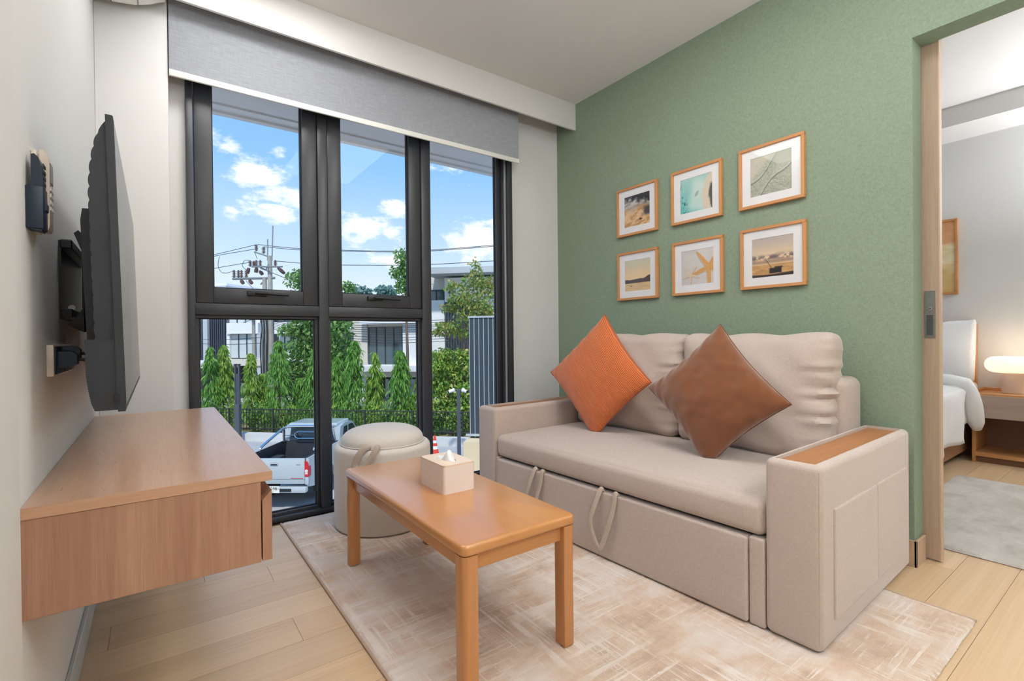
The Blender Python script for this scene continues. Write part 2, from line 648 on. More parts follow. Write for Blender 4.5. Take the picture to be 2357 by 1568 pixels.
def make_rug(name, cols, lines=1.0, fscale=1.0):
    """woven rug: soft patches crossed by pale broken threads both ways"""
    m, t, b = material(name)
    co = t.n('ShaderNodeTexCoord').outputs['Object']
    patch = t.noise(t.mapping(co, (1.0, 1.0, 1)), 2.6 * fscale, 6, 0.62, 0.4)
    patch2 = t.noise(t.mapping(co, (1.0, 2.2, 1), (7, 3, 0)), 4.2 * fscale, 6, 0.65, 0.2)
    f = t.math('ADD', t.math('MULTIPLY', patch, 0.6), t.math('MULTIPLY', patch2, 0.4))
    base = t.ramp(f, [(0.36, lin(cols[0])), (0.46, lin(cols[1])), (0.54, lin(cols[2])), (0.64, lin(cols[3]))])
    pile = t.noise(co, 420, 2, 0.7)
    ln = None
    for sc, off, fq in (((0.045, 1.0, 1), (1, 5, 0), 44), ((1.0, 0.045, 1), (4, 9, 0), 44), ((0.03, 1.0, 1), (2, 8, 0), 90), ((1.0, 0.03, 1), (6, 3, 0), 90)):
        s = t.noise(t.mapping(co, sc, off), fq, 2, 0.5)
        k = t.n('ShaderNodeMapRange', {0: s, 1: 0.545, 2: 0.60, 3: 0.0, 4: 1.0}).outputs[0]
        area_ = t.n('ShaderNodeMapRange', {0: t.noise(t.mapping(co, (1, 1, 1), off), 3.4, 4, 0.6), 1: 0.47, 2: 0.60, 3: 0.05, 4: 1.0}).outputs[0]
        k = t.math('MULTIPLY', k, area_)
        ln = k if ln is None else t.math('MAXIMUM', ln, k)
    ln = t.math('MULTIPLY', ln, lines * 0.62)
    col = t.mix(ln, base, lin(cols[4]))
    col = t.mix(t.math('MULTIPLY', t.math('SUBTRACT', pile, 0.5, clamp=True), 1.0), col, tuple(x * 0.55 for x in lin(cols[1])))
    t.put(b.inputs['Base Color'], col)
    b.inputs['Roughness'].default_value = 0.95
    b.inputs['Sheen Weight'].default_value = 0.25
    b.inputs['Specular IOR Level'].default_value = 0.1
    bump(t, b, t.math('ADD', t.math('MULTIPLY', pile, 0.7), t.math('MULTIPLY', ln, 0.8)), 0.8, 0.004)
    return m


def make_corduroy():
    m, t, b = material('orange_corduroy')
    uv = t.n('ShaderNodeUVMap', uv_map='cord').outputs[0]
    sx = t.n('ShaderNodeSeparateXYZ', {0: uv})
    rib = t.math('SINE', t.math('MULTIPLY', sx.outputs[0], 2 * math.pi * 58))
    r01 = t.math('ADD', t.math('MULTIPLY', rib, 0.5), 0.5)
    nz = t.noise(uv, 90, 3)
    c = lin((230, 124, 68))
    col = t.mix(r01, tuple(x * 0.52 for x in c), tuple(min(1, x * 1.15) for x in c))
    col = t.mix(t.math('MULTIPLY', nz, 0.15), col, lin((180, 84, 40)))
    t.put(b.inputs['Base Color'], col)
    b.inputs['Roughness'].default_value = 0.85
    b.inputs['Sheen Weight'].default_value = 0.4
    b.inputs['Specular IOR Level'].default_value = 0.15
    bump(t, b, r01, 0.8, 0.003)
    return m


MT['green'] = make_green()
MT['blind'] = make_blind()
MT['rug'] = make_rug('abstract_cream_rug', [(184, 154, 134), (216, 188, 164), (226, 208, 194), (233, 222, 211), (246, 238, 230)])
MT['rug_bed'] = make_rug('pale_grey_bedroom_rug', [(176, 168, 160), (196, 190, 182), (206, 200, 193), (216, 211, 205), (222, 217, 211)], 0.25, 1.6)
MT['corduroy'] = make_corduroy()


def make_screen():
    m, t, b = material('dark_glossy_screen')
    b.inputs['Base Color'].default_value = (0.012, 0.013, 0.016, 1)
    t.put(b.inputs['Roughness'], t.math('ADD', 0.16, t.math('MULTIPLY', t.noise(t.n('ShaderNodeTexCoord').outputs['Object'], 4.0), 0.04)))
    b.inputs['Specular IOR Level'].default_value = 0.6
    return m


MT['screen'] = make_screen()

# ------------------------------------------------------------------ room shell
XL, XR, YF, ZC = -0.215, 2.751, 3.10, 2.92      # left wall, green wall, window wall, ceiling
XR2, XB, YB = 2.871, 5.78, -2.50                # back of the green wall, bedroom far wall, wall behind the camera
YN = 1.207                                      # where the nearer, thicker stretch of the left wall ends


def struct(name, mb, mat, label=None, angle=None):
    o = mb.build(name, mat, angle=angle)
    o['kind'] = 'structure'
    if label:
        o['label'] = label
    return o


floor = MB().box(XL - 0.2, XB + 0.2, YB - 0.2, YF + 0.2, -0.12, -0.011).build('floor', plain('floor_joint', (120, 94, 68), 0.8), angle=None)
tag(floor, 'pale oak plank floor running through both rooms', kind='structure')
plank_me = MB().box(-0.5, 0.5, -0.5, 0.5, -0.5, 0.5).mesh('plank', None)
plank_me.materials.append(MT['plank'])
rng = random.Random(4)
PW, PL = 0.1735, 1.22
row = 0
y1 = 2.502 + PW * 3
while y1 > YB:
    y0 = y1 - PW
    a, b = max(y0, YB), min(y1, YF)
    x = 0.406 - PL * 3 if row in (3, 6) else 0.406 - PL * 3 + [0.0, 0.41, 0.8, 0.0, 0.55, 0.2, 0.0, 0.67, 0.33, 0.9][row % 10] * PL
    if b - a > 0.01:
        while x < XB:
            xa, xb = max(x, XL), min(x + PL, XB)
            if xb - xa > 0.02:
                o = link_mesh('plank', plank_me, None, floor, ((xa + xb) / 2, (a + b) / 2, -0.0055), None, (xb - xa - 0.0012, b - a - 0.0014, 0.011))
            x += PL
    y1 = y0
    row += 1

struct('wall_left', MB().box(XL - 0.2, XL, YB - 0.2, YF + 0.2, 0, ZC), MT['wall'], 'white wall carrying the television')
struct('wall_left_near', MB().box(XL, -0.195, YB, YN, 0, ZC, 0.004, 2), MT['wall'], 'white thicker stretch of wall at the left picture edge', 35)
wf = MB()
wf.box(XL, 0.14, YF, YF + 0.2, 0, ZC)
wf.box(2.25, 3.5, YF, YF + 0.2, 0, ZC)
wf.box(0.14, 2.25, YF, YF + 0.2, 2.62, ZC)
wf.box(5.2, XB, YF, YF + 0.2, 0, ZC)
wf.box(3.5, 5.2, YF, YF + 0.2, 0, 0.3)
wf.box(3.5, 5.2, YF, YF + 0.2, 2.5, ZC)
struct('wall_window', wf, MT['wall'], 'white wall round the tall dark window')
struct('wall_column', MB().box(XL, 0.067, 2.985, YF, 0, ZC, 0.004, 2), MT['wall'], 'white column between the television and the window', 35)
DY0, DZ = -0.25, 2.374
DY1 = 0.710
wg = MB()
wg.box(XR, XR2, DY1, YF, 0, ZC)
wg.box(XR, XR2, DY0, DY1, DZ, ZC)
wg.box(XR, XR2, YB, DY0, 0, ZC)
struct('wall_right', wg, MT['green'], 'sage green textile wall with the doorway')
struct('wall_back', MB().box(XL - 0.2, XB + 0.2, YB - 0.2, YB, 0, ZC), MT['wall'])
struct('wall_bedroom', MB().box(XB, XB + 0.2, YB, YF + 0.2, 0, ZC), MT['wall'], 'white bedroom wall behind the bed')
ceil_o = struct('ceiling', MB().box(XL - 0.2, XB + 0.2, YB - 0.2, YF + 0.2, ZC, ZC + 0.2), MT['ceiling'], 'plain white ceiling')
struct('trim_1', MB().box(0.068, XR, 2.870, 2.888, 2.711, ZC, 0.002, 2), MT['pelmet'], 'white pelmet board hiding the roller blind', 35)
struct('trim_2', MB().box(5.33, XB, YB, YF, 2.76, ZC), MT['ceiling'], 'dropped white soffit above the bed wall')
struct('baseboard_left', MB().box(XL, XL + 0.012, YN, 2.985, 0, 0.10, 0.002, 1), MT['base_grey'], 'pale grey skirting under the floating cabinet', 35)
bb = MB()
bb.box(XR - 0.011, XR, DY1 - 0.011, YF, 0, 0.118, 0.002, 1)
bb.box(XR - 0.011, XR2, DY1 - 0.011, DY1, 0, 0.118, 0.002, 1)
struct('baseboard_right', bb, MT['skirting_wood'], 'pale wood skirting at the end of the green wall', 35)
bb = MB()
bb.box(XB - 0.011, XB, YB, YF, 0, 0.10)
struct('baseboard_bedroom', bb, MT['skirting_wood'])

# sliding door, pushed back behind the green wall
door = empty('door_1', (2.885, 0.648, 0.008), 0, 'ash veneer sliding door pushed open beside the green wall', kind='structure')
MB().box(0, 0.036, 0, 0.95, 0, 2.40, 0.0015, 1).build('leaf', MT['door'], door)
MB().box(-0.0012, 0.0368, -0.0008, 0.004, 0, 2.40).build('edge_band', MT['skirting_wood'], door, angle=None)
hz0, hz1 = 1.022, 1.238
hy0, hy1 = 0.016, 0.056
hp = MB()
hp.box(-0.003, 0, hy0, hy1, hz0, hz0 + 0.012)
hp.box(-0.003, 0, hy0, hy1, hz0 + 0.105, hz1)
hp.box(-0.003, 0, hy0, hy0 + 0.008, hz0 + 0.012, hz0 + 0.105)
hp.box(-0.003, 0, hy1 - 0.008, hy1, hz0 + 0.012, hz0 + 0.105)
handle = hp.build('pull_plate', MT['steel'], door, angle=None)
MB().box(-0.0012, 0.0, hy0 + 0.008, hy1 - 0.008, hz0 + 0.012, hz0 + 0.105).build('finger_recess', plain('dark_steel', (96, 97, 98), 0.4, 0.7), handle, angle=None)
MB().cyl((-0.005, 0.034, hz0 + 0.135), (0, 0.034, hz0 + 0.135), 0.007, 20).build('keyhole_ring', MT['chrome'], handle)
MB().cyl((-0.0056, 0.034, hz0 + 0.135), (-0.004, 0.034, hz0 + 0.135), 0.003, 12).build('keyhole', MT['black'], handle)

# ---- the big window
win = empty('window_1', (0, YF - 0.04, 0), 0, 'tall dark aluminium window of two awning sashes and fixed panes', kind='structure')
FD = 0.10                                      # frame depth, local y 0..FD
def wbox(name, x0, x1, z0, z1, y0=0.0, y1=FD, mat='frame', parent=None, bev=0.003):
    return MB().box(x0, x1, y0, y1, z0, z1, bev, 2).build(name, MT[mat], parent or win)


wbox('jamb', 0.14, 0.172, 0, 2.62)
wbox('jamb', 2.205, 2.25, 0, 2.62)
wbox('jamb_step', 2.172, 2.190, 0.0, 2.62, 0.03, FD, 'frame')
wbox('jamb_step_glint', 2.190, 2.205, 0.0, 2.62, 0.022, FD, 'glint_grey')  # pale step of the jamb, reflected light put into its colour
wbox('jamb_step', 2.135, 2.172, 0.0, 2.62, 0.055, FD)
wbox('sill', 0.172, 2.205, 0, 0.03)
wbox('head', 0.172, 2.205, 2.58, 2.62)
wbox('mullion', 0.800, 0.856, 0.03, 2.58)
wbox('mullion', 1.480, 1.545, 0.03, 2.58)
wbox('transom', 0.172, 0.800, 1.190, 1.250)
wbox('transom', 0.856, 1.480, 1.190, 1.250)


def pane(x0, x1, z0, z1, bead=0.018, gy=0.062, parent=None):
    """fixed light: glazing beads, black gasket and the glass"""
    par = parent or win
    b = MB()
    b.box(x0, x1, 0.03, gy, z0, z0 + bead, 0.002, 1)
    b.box(x0, x1, 0.03, gy, z1 - bead, z1, 0.002, 1)
    b.box(x0, x0 + bead, 0.03, gy, z0 + bead, z1 - bead, 0.002, 1)
    b.box(x1 - bead, x1, 0.03, gy, z0 + bead, z1 - bead, 0.002, 1)
    b.build('glazing_bead', MT['frame'], par)
    g = 0.005
    xa, xb, za, zb = x0 + bead, x1 - bead, z0 + bead, z1 - bead
    b = MB()
    b.box(xa, xb, gy - 0.012, gy + 0.004, za, za + g)
    b.box(xa, xb, gy - 0.012, gy + 0.004, zb - g, zb)
    b.box(xa, xa + g, gy - 0.012, gy + 0.004, za + g, zb - g)
    b.box(xb - g, xb, gy - 0.012, gy + 0.004, za + g, zb - g)
    b.build('gasket', MT['gasket'], par, angle=None)
    MB().add([(xa, gy, za), (xb, gy, za), (xb, gy, zb), (xa, gy, zb)], [(0, 1, 2, 3)]).build('glass_pane', MT['glass'], par, angle=None)


pane(0.172, 0.800, 0.03, 1.190)
pane(0.856, 1.480, 0.03, 1.190)
pane(1.545, 2.135, 0.03, 2.58)
for x0, x1 in ((0.172, 0.800), (0.856, 1.480)):
    sx = empty('sash', (0, 0, 0), parent=win)
    rw = 0.086
    z0, z1 = 1.250, 2.58
    b = MB()
    b.box(x0 + 0.004, x0 + rw, 0.012, 0.075, z0 + 0.004, z1 - 0.004, 0.003, 2)
    b.box(x1 - rw, x1 - 0.004, 0.012, 0.075, z0 + 0.004, z1 - 0.004, 0.003, 2)
    b.box(x0 + rw, x1 - rw, 0.012, 0.075, z0 + 0.004, z0 + rw, 0.003, 2)
    b.box(x0 + rw, x1 - rw, 0.012, 0.075, z1 - rw, z1 - 0.004, 0.003, 2)
    b.build('sash_frame', MT['frame'], sx)
    g = 0.006
    xa, xb, za, zb = x0 + rw, x1 - rw, z0 + rw, z1 - rw
    b = MB()
    b.box(xa, xb, 0.035, 0.06, za, za + g)
    b.box(xa, xa + g, 0.035, 0.06, za, zb)
    b.box(xb - g, xb, 0.035, 0.06, za, zb)
    b.build('gasket', MT['gasket'], sx, angle=None)
    MB().add([(xa, 0.055, za), (xb, 0.055, za), (xb, 0.055, zb), (xa, 0.055, zb)], [(0, 1, 2, 3)]).build('glass_pane', MT['glass'], sx, angle=None)
    hx = (x0 + x1) / 2 - 0.02
    h = MB().box(hx - 0.05, hx + 0.05, -0.006, 0.012, z0 + 0.048, z0 + 0.076, 0.005, 2)
    h.tube([(hx - 0.01, -0.012, z0 + 0.066), (hx + 0.03, -0.022, z0 + 0.064), (hx + 0.16, -0.022, z0 + 0.058)], [0.008, 0.009, 0.0075], 10)
    h.build('handle', MT['black'], sx)

# bedroom window (round the corner, out of sight): frame and pane
win2 = empty('window_2', (0, YF + 0.03, 0), 0, 'dark framed bedroom window', kind='structure')
b = MB()
for bx in ((3.5, 3.56, 0.3, 2.5), (5.14, 5.2, 0.3, 2.5), (4.32, 4.38, 0.36, 2.44), (3.56, 5.14, 0.3, 0.36), (3.56, 5.14, 2.44, 2.5)):
    b.box(bx[0], bx[1], 0, 0.07, bx[2], bx[3])
b.build('window_frame', MT['frame'], win2, angle=None)
MB().add([(3.56, 0.04, 0.36), (5.14, 0.04, 0.36), (5.14, 0.04, 2.44), (3.56, 0.04, 2.44)], [(0, 1, 2, 3)]).build('glass_pane', MT['glass'], win2, angle=None)

# concrete canopy outside, over the window
cn = MB()
cn.box(-1.2, 6.5, YF + 0.2, 3.87, 2.60, 2.78)
cn.box(-1.2, 6.5, 3.70, 3.73, 2.588, 2.60)
cn.box(-1.2, 6.5, 3.82, 3.87, 2.585, 2.60)
struct('trim_3', cn, plain('canopy_concrete', (240, 238, 234), 0.8, var=0.04, scale=5, bmp=0.1), 'pale concrete canopy edge above the window outside')

# roller blind
bl = empty('roller_blind', (0.071, 2.975, 2.377), 0, 'grey woven roller blind pulled down over the window top', 'blind')
MB().box(0, 2.182, 0, 0.0022, 0.030, 0.500).build('blind_fabric', MT['blind'], bl, angle=None)
MB().box(0, 2.182, -0.006, 0.009, 0, 0.032, 0.003, 2).build('bottom_bar', MT['white_plastic'], bl)
MB().box(2.172, 2.184, -0.007, 0.010, -0.001, 0.033, 0.002, 1).build('end_cap', MT['white_plastic'], bl)
MB().cyl((0, 0.022, 0.50), (2.182, 0.022, 0.50), 0.024, 20).build('roller_tube', MT['steel'], bl)

# ------------------------------------------------------------------ rugs


def rug(name, x0, x1, y0, y1, mat, nx, ny, label, thick=0.012, binding=None, seed=0):
    th = empty(name, ((x0 + x1) / 2, (y0 + y1) / 2, 0), 0, label, 'rug')
    hx, hy = (x1 - x0) / 2, (y1 - y0) / 2
    gx, gy = np.meshgrid(np.linspace(-hx, hx, nx), np.linspace(-hy, hy, ny))
    rs = np.random.RandomState(seed)
    z = thick + 0.0022 * (fbm(gx * 60, gy * 60, seed, 3) - 0.5) + 0.002 * (rs.rand(ny, nx) - 0.5)
    e = np.minimum(np.minimum(gx + hx, hx - gx), np.minimum(gy + hy, hy - gy))
    z = np.where(e < 0.012, thick * (0.25 + 0.75 * np.clip(e / 0.012, 0, 1)), z)
    gx2 = gx + np.where(e < 1e-6, 0.003 * (rs.rand(ny, nx) - 0.5), 0)
    gy2 = gy + np.where(e < 1e-6, 0.004 * (rs.rand(ny, nx) - 0.5), 0)
    vs = np.stack([gx2.ravel(), gy2.ravel(), z.ravel()], 1)
    i = np.arange(nx - 1)[None, :] + nx * np.arange(ny - 1)[:, None]
    q = np.stack([i, i + 1, i + 1 + nx, i + nx], -1).reshape(-1, 4)
    me = bpy.data.meshes.new('pile')
    me.from_pydata(vs.tolist(), [], q.tolist())
    me.polygons.foreach_set('use_smooth', [True] * len(me.polygons))
    link_mesh('pile', me, mat, th)['kind'] = 'stuff'
    MB().box(-hx + 0.002, hx - 0.002, -hy + 0.002, hy - 0.002, 0.0005, 0.003).build('backing', plain(name + '_backing', (150, 132, 116), 0.9), th, angle=None)
    if binding:
        zb = thick * 0.45
        MB().tube([(-hx, hy, zb), (-hx, -hy, zb)], 0.0055, 8).build('binding', binding, th)
        MB().tube([(hx, hy, zb), (hx, -hy, zb)], 0.0055, 8).build('binding', binding, th)
    return th


rug('area_rug', 0.566, 2.392, 0.440, 3.02, MT['rug'], 290, 410, 'cream and tan abstract rug under the coffee table and sofa', 0.012,
    plain('rug_binding', (188, 164, 146), 0.9), 3)
rug('bedroom_rug', 3.085, 4.74, -0.6, 0.98, MT['rug_bed'], 150, 150, 'plain pale grey rug beside the bed', 0.014, None, 9)

# ------------------------------------------------------------------ sofa
sofa = empty('sofa_bed', (1.716, 0.681, 0.0125), R(2.0), 'taupe fabric pull-out sofa against the green wall', 'sofa')
AW, SL, SD, AH = 0.18, 1.952, 1.0, 0.608


def arm(a0, outer):
    b = MB()
    bm = bmesh.new()
    bmesh.ops.create_cube(bm, size=1.0)
    for v in bm.verts:
        v.co = Vector((SD / 2 + v.co.x * SD, a0 + AW / 2 + v.co.y * AW, AH / 2 + 0.003 + v.co.z * AH))
    bmesh.ops.bevel(bm, geom=[e for e in bm.edges], offset=0.024, segments=5, profile=0.5, affect='EDGES')
    top = max((f for f in bm.faces), key=lambda f: f.calc_center_median().z * 10 + f.calc_area())
    r = bmesh.ops.inset_region(bm, faces=[top], thickness=0.004, depth=0.0)
    r = bmesh.ops.extrude_face_region(bm, geom=[top])
    for v in [g for g in r['geom'] if isinstance(g, bmesh.types.BMVert)]:
        v.co.z -= 0.016
    bmesh.ops.delete(bm, geom=[top], context='FACES')
    b.take(bm)
    ob = b.build('armrest', MT['sofa'], sofa, angle=40)
    MB().box(0.029, SD - 0.029, a0 + 0.029, a0 + AW - 0.029, AH - 0.03, AH - 0.0085).build('wood_tray', MT['arm_wood'], ob, angle=None)
    # welt seams up the front edges
    for a in (a0 + 0.008, a0 + AW - 0.008):
        MB().tube([(0.006, a, 0.03), (0.006, a, AH - 0.016)], 0.0022, 6).build('seam', MT['strap'], ob)
    if outer:
        MB().softbox(0.100, 0.531, a0 - 0.007, a0 + 0.01, 0.085, 0.456, 0.006, 8).build('side_pocket', MT['sofa'], ob)
        MB().softbox(0.534, 0.930, a0 - 0.006, a0 + 0.01, 0.085, 0.456, 0.006, 8).build('side_pocket', MT['sofa'], ob)
    return ob


MT['arm_wood'] = wood('arm_tray_wood', (158, 102, 60), (180, 124, 78), 'x', 0.4, 16, 0.05, fine=0.2)
arm(0.0, True)
arm(SL - AW, False)
# body: stiles beside the drawer, plinth and back frame
b = MB()
b.softbox(0.004, 0.12, AW + 0.001, 0.2375, 0.004, 0.318, 0.008, 6)
b.softbox(0.004, 0.12, 1.7455, SL - AW - 0.001, 0.004, 0.318, 0.008, 6)
b.box(0.05, 0.80, AW + 0.002, SL - AW - 0.002, 0.03, 0.30)
b.build('base_frame', MT['sofa'], sofa)


def back_fn(p, u):
    return p


MB().softbox(0.80, 1.02, AW + 0.002, SL - AW - 0.002, 0.03, 0.838, 0.045, 14).build('back_frame', MT['sofa'], sofa)


def seat_fn(p, u):
    if u[2] > 0:
        p.z += 0.020 * (1 - u[0] ** 2) * (1 - u[1] ** 4) * max(0, u[2])
    if u[0] < 0:
        p.x -= 0.008 * (1 - u[2] ** 2) * (1 - u[1] ** 6)
    return p


MB().softbox(0.004, 0.80, AW + 0.002, SL - AW - 0.002, 0.321, 0.452, 0.036, 26, seat_fn).build('seat', MT['sofa'], sofa)
dr = MB().softbox(-0.006, 0.05, 0.2405, 1.7425, 0.006, 0.313, 0.010, 26).build('pull_out_drawer', MT['sofa'], sofa)


def strap(a_top0, a_top1, a_low, z_low, bulge):
    zt = 0.314
    pts = bezier([(0.012, a_top0, zt - 0.004), (-0.010, a_top0 - 0.001, zt + 0.006), (-0.022 - bulge * 0.5, a_top0 + 0.022, zt - 0.08),
                  (-0.016 - bulge, a_top0 + 0.040, zt - 0.16), (-0.012 - bulge, a_low, z_low), (-0.016 - bulge * .6, a_top1 + 0.028, zt - 0.15),
                  (-0.018, a_top1 + 0.004, zt - 0.06), (-0.010, a_top1 - 0.002, zt + 0.006), (0.012, a_top1, zt - 0.004)], 8)
    # the strap is a flat band: build it as a squashed tube
    b = MB().tube(pts, 0.0125, 10)
    for i, v in enumerate(b.v):
        c = pts[i // 10]
        d = Vector(v) - c
        d = Vector((d.x * 0.35, d.y, d.z))
        b.v[i] = tuple(c + d)
    b.build('pull_strap', MT['strap'], dr)


strap(1.395, 1.335, 1.372, 0.03, 0.02)
strap(0.925, 0.838, 0.915, 0.058, 0.02)


def back_cushion(a0, a1, seed, top):
    rs = random.Random(seed)

    def fn(p, u):
        bulge = max(0.0, (1 - u[1] ** 2)) * max(0.0, (1 - u[2] ** 2))
        if u[0] < 0.2:
            p.x -= 0.05 * bulge * (0.2 - u[0])
        # gathers along the seams
        g = (math.sin(p.z * 95 + seed) + 0.6 * math.sin(p.z * 151 + 2 * seed)) * 0.0075 * max(0, abs(u[1]) - 0.62) / 0.38 * (1 - abs(u[2]))
        p.x += g * 1.2
        p.y += g * 1.0
        p.z += 0.006 * math.sin(p.y * 21 + seed) * max(0, u[2]) + 0.010 * (abs(u[1]) ** 6) * max(0, u[2]) - 0.006 * max(0, u[2])
        p.x += 0.008 * math.sin(p.y * 9 + p.z * 14 + seed) + 0.004 * math.sin(p.y * 23 - p.z * 31 + seed)
        # lean against the back frame
        p.x += (p.z - 0.46) * 0.15
        return p
    o = MB().softbox(0.675, 0.850, a0, a1, 0.452, top, 0.058, 60, fn).build('back_cushion', MT['sofa'], sofa, angle=60)
    return o


back_cushion(0.218, 0.984, 1, 1.048)
back_cushion(0.988, 1.772, 2, 1.056)

# ------------------------------------------------------------------ throw pillows


def pillow(name, corners, puff, mat, label, dents=0.0, seed=0, pinch=0.05, n=64, piping=None, seat_z=0.484):
    """square cushion given its four corner points (bottom, right, top, left) in world space"""
    c = [Vector(p) for p in corners]
    cen = sum(c, Vector()) / 4
    base = empty(name, (c[0].x, c[0].y, c[0].z), 0, label, 'pillow')
    nrm = (c[1] - c[3]).cross(c[2] - c[0]).normalized()
    lin_t = np.linspace(-1, 1, n)
    # finer towards the edges
    lin_t = np.sign(lin_t) * (1 - (1 - np.abs(lin_t)) ** 1.35)
    vs, fs, uvs = [], [], []
    for side in (1, -1):
        for j in range(n):
            for i in range(n):
                u, v = lin_t[i], lin_t[j]
                s, t = (u + 1) / 2, (v + 1) / 2
                p = c[0] * (1 - s) * (1 - t) + c[1] * s * (1 - t) + c[2] * s * t + c[3] * (1 - s) * t
                # edges drawn in between the corners
                k = pinch * ((1 - u * u) * v * v + (1 - v * v) * u * u)
                p = p + (cen - p) * k
                m = max(0.0, (1 - u * u) * (1 - v * v))
                h = puff * m ** 0.46
                h += dents * (float(fbm(np.array(s * 3.2 + seed), np.array(t * 3.2), seed, 3)) - 0.5) * m ** 0.5 * 2
                edge = max(abs(u), abs(v))
                if edge > 0.8:
                    h += puff * 0.10 * math.sin((u - v) * 19 + seed) * (edge - 0.8) / 0.2 * m ** 0.3 * (1 if dents else 0.2)
                q_ = p + nrm * h * side
                if q_.z < seat_z:
                    q_.z = seat_z + (q_.z - seat_z) * 0.02
                vs.append(q_ - c[0])
                uvs.append((s, t))
        off = 0 if side == 1 else n * n
        for j in range(n - 1):
            for i in range(n - 1):
                q = (off + j * n + i, off + j * n + i + 1, off + (j + 1) * n + i + 1, off + (j + 1) * n + i)
                fs.append(q if side == 1 else q[::-1])
    me = bpy.data.meshes.new('cover')
    me.from_pydata([tuple(v) for v in vs], [], fs)
    uvl = me.uv_layers.new(name='cord')
    for lp in me.loops:
        uvl.data[lp.index].uv = uvs[lp.vertex_index]
    bm = bmesh.new()
    bm.from_mesh(me)
    bmesh.ops.remove_doubles(bm, verts=bm.verts[:], dist=0.0008)
    bm.to_mesh(me)
    bm.free()
    me.polygons.foreach_set('use_smooth', [True] * len(me.polygons))
    o = link_mesh('cover', me, mat, base)
    # seam bead round the edge
    pts = []
    for (a, b_) in ((0, 1), (1, 2), (2, 3), (3, 0)):
        for k in range(20):
            t = k / 20
            p = c[a].lerp(c[b_], t)
            u = 2 * t - 1
            p = p + (cen - p) * (pinch * (1 - u * u))
            p.z = max(p.z, seat_z)
            pts.append(p - c[0])
    MB().tube(pts, 0.0028, 6, closed=True).build('seam', piping or mat, base)
    return base


_sd = Vector((math.cos(R(2)), math.sin(R(2)), 0))
_sa = Vector((-math.sin(R(2)), math.cos(R(2)), 0))


def sofa_pt(d, a, z):
    return Vector((1.716, 0.681, 0)) + _sd * d + _sa * a + Vector((0, 0, z))


pillow('throw_pillow', [sofa_pt(0.455, 1.385, 0.435), sofa_pt(0.52, 1.020, 0.796), sofa_pt(0.625, 1.440, 1.190), sofa_pt(0.52, 1.835, 0.812)],
       0.085, MT['corduroy'], 'orange corduroy cushion standing on one corner', 0.008, 3, 0.075, piping=plain('orange_seam', (176, 84, 40), 0.8))
pillow('throw_pillow', [sofa_pt(0.375, 0.612, 0.435), sofa_pt(0.46, 0.274, 0.756), sofa_pt(0.545, 0.634, 1.106), sofa_pt(0.40, 0.950, 0.782)],
       0.095, MT['brown_velvet'], 'brown velvet cushion standing on one corner', 0.022, 8, 0.085, piping=plain('brown_seam', (110, 66, 40), 0.8))

# ------------------------------------------------------------------ coffee table
TZ = 0.0142
tb = empty('coffee_table', (0.9225, 1.748, TZ), 0, 'low beech coffee table with rounded corners on the rug', 'table')
hx, hy, th_ = 0.222, 0.540, 0.4375
b = MB()
bm = bmesh.new()
bmesh.ops.create_cube(bm, size=1.0)
for v in bm.verts:
    v.co = Vector((v.co.x * 2 * hx, v.co.y * 2 * hy, th_ - 0.017 + v.co.z * 0.034))
vert_e = [e for e in bm.edges if abs(e.verts[0].co.z - e.verts[1].co.z) > 0.01]
bmesh.ops.bevel(bm, geom=vert_e, offset=0.024, segments=6, profile=0.5, affect='EDGES')
hor = [e for e in bm.edges if abs(e.verts[0].co.z - e.verts[1].co.z) < 1e-5 and len(e.link_faces) == 2 and abs(e.link_faces[0].normal.z - e.link_faces[1].normal.z) > 0.5]
bmesh.ops.bevel(bm, geom=hor, offset=0.011, segments=4, profile=0.5, affect='EDGES')
b.take(bm)
b.build('table_top', MT['table'], tb, angle=50)
lw = 0.050
for sx in (-1, 1):
    for sy in (-1, 1):
        bm = bmesh.new()
        bmesh.ops.create_cube(bm, size=1.0)
        cx, cy = sx * (hx - 0.004 - lw / 2), sy * (hy - 0.004 - lw / 2)
        for v in bm.verts:
            v.co = Vector((cx + v.co.x * lw, cy + v.co.y * lw, (th_ - 0.034) / 2 + v.co.z * (th_ - 0.034)))
        ve = [e for e in bm.edges if abs(e.verts[0].co.z - e.verts[1].co.z) > 0.1]
        out = [e for e in ve if e.verts[0].co.x * sx > abs(cx) and e.verts[0].co.y * sy > abs(cy)]
        bmesh.ops.bevel(bm, geom=out, offset=0.018, segments=5, profile=0.5, affect='EDGES')
        ve = [e for e in bm.edges if abs(e.verts[0].co.z - e.verts[1].co.z) > 0.1 and e.calc_face_angle(0) > 1.2]
        bmesh.ops.bevel(bm, geom=ve, offset=0.004, segments=2, profile=0.5, affect='EDGES')
        MB().take(bm).build('leg', MT['table_z'], tb, angle=40)
for sx in (-1, 1):
    MB().box(sx * (hx - 0.032) - 0.010, sx * (hx - 0.032) + 0.010, -hy + 0.05, hy - 0.05, th_ - 0.085, th_ - 0.034, 0.002, 1).build('apron', MT['table'], tb)
for sy in (-1, 1):
    MB().box(-hx + 0.05, hx - 0.05, sy * (hy - 0.032) - 0.010, sy * (hy - 0.032) + 0.010, th_ - 0.085, th_ - 0.034, 0.002, 1).build('apron', MT['table_x'], tb)

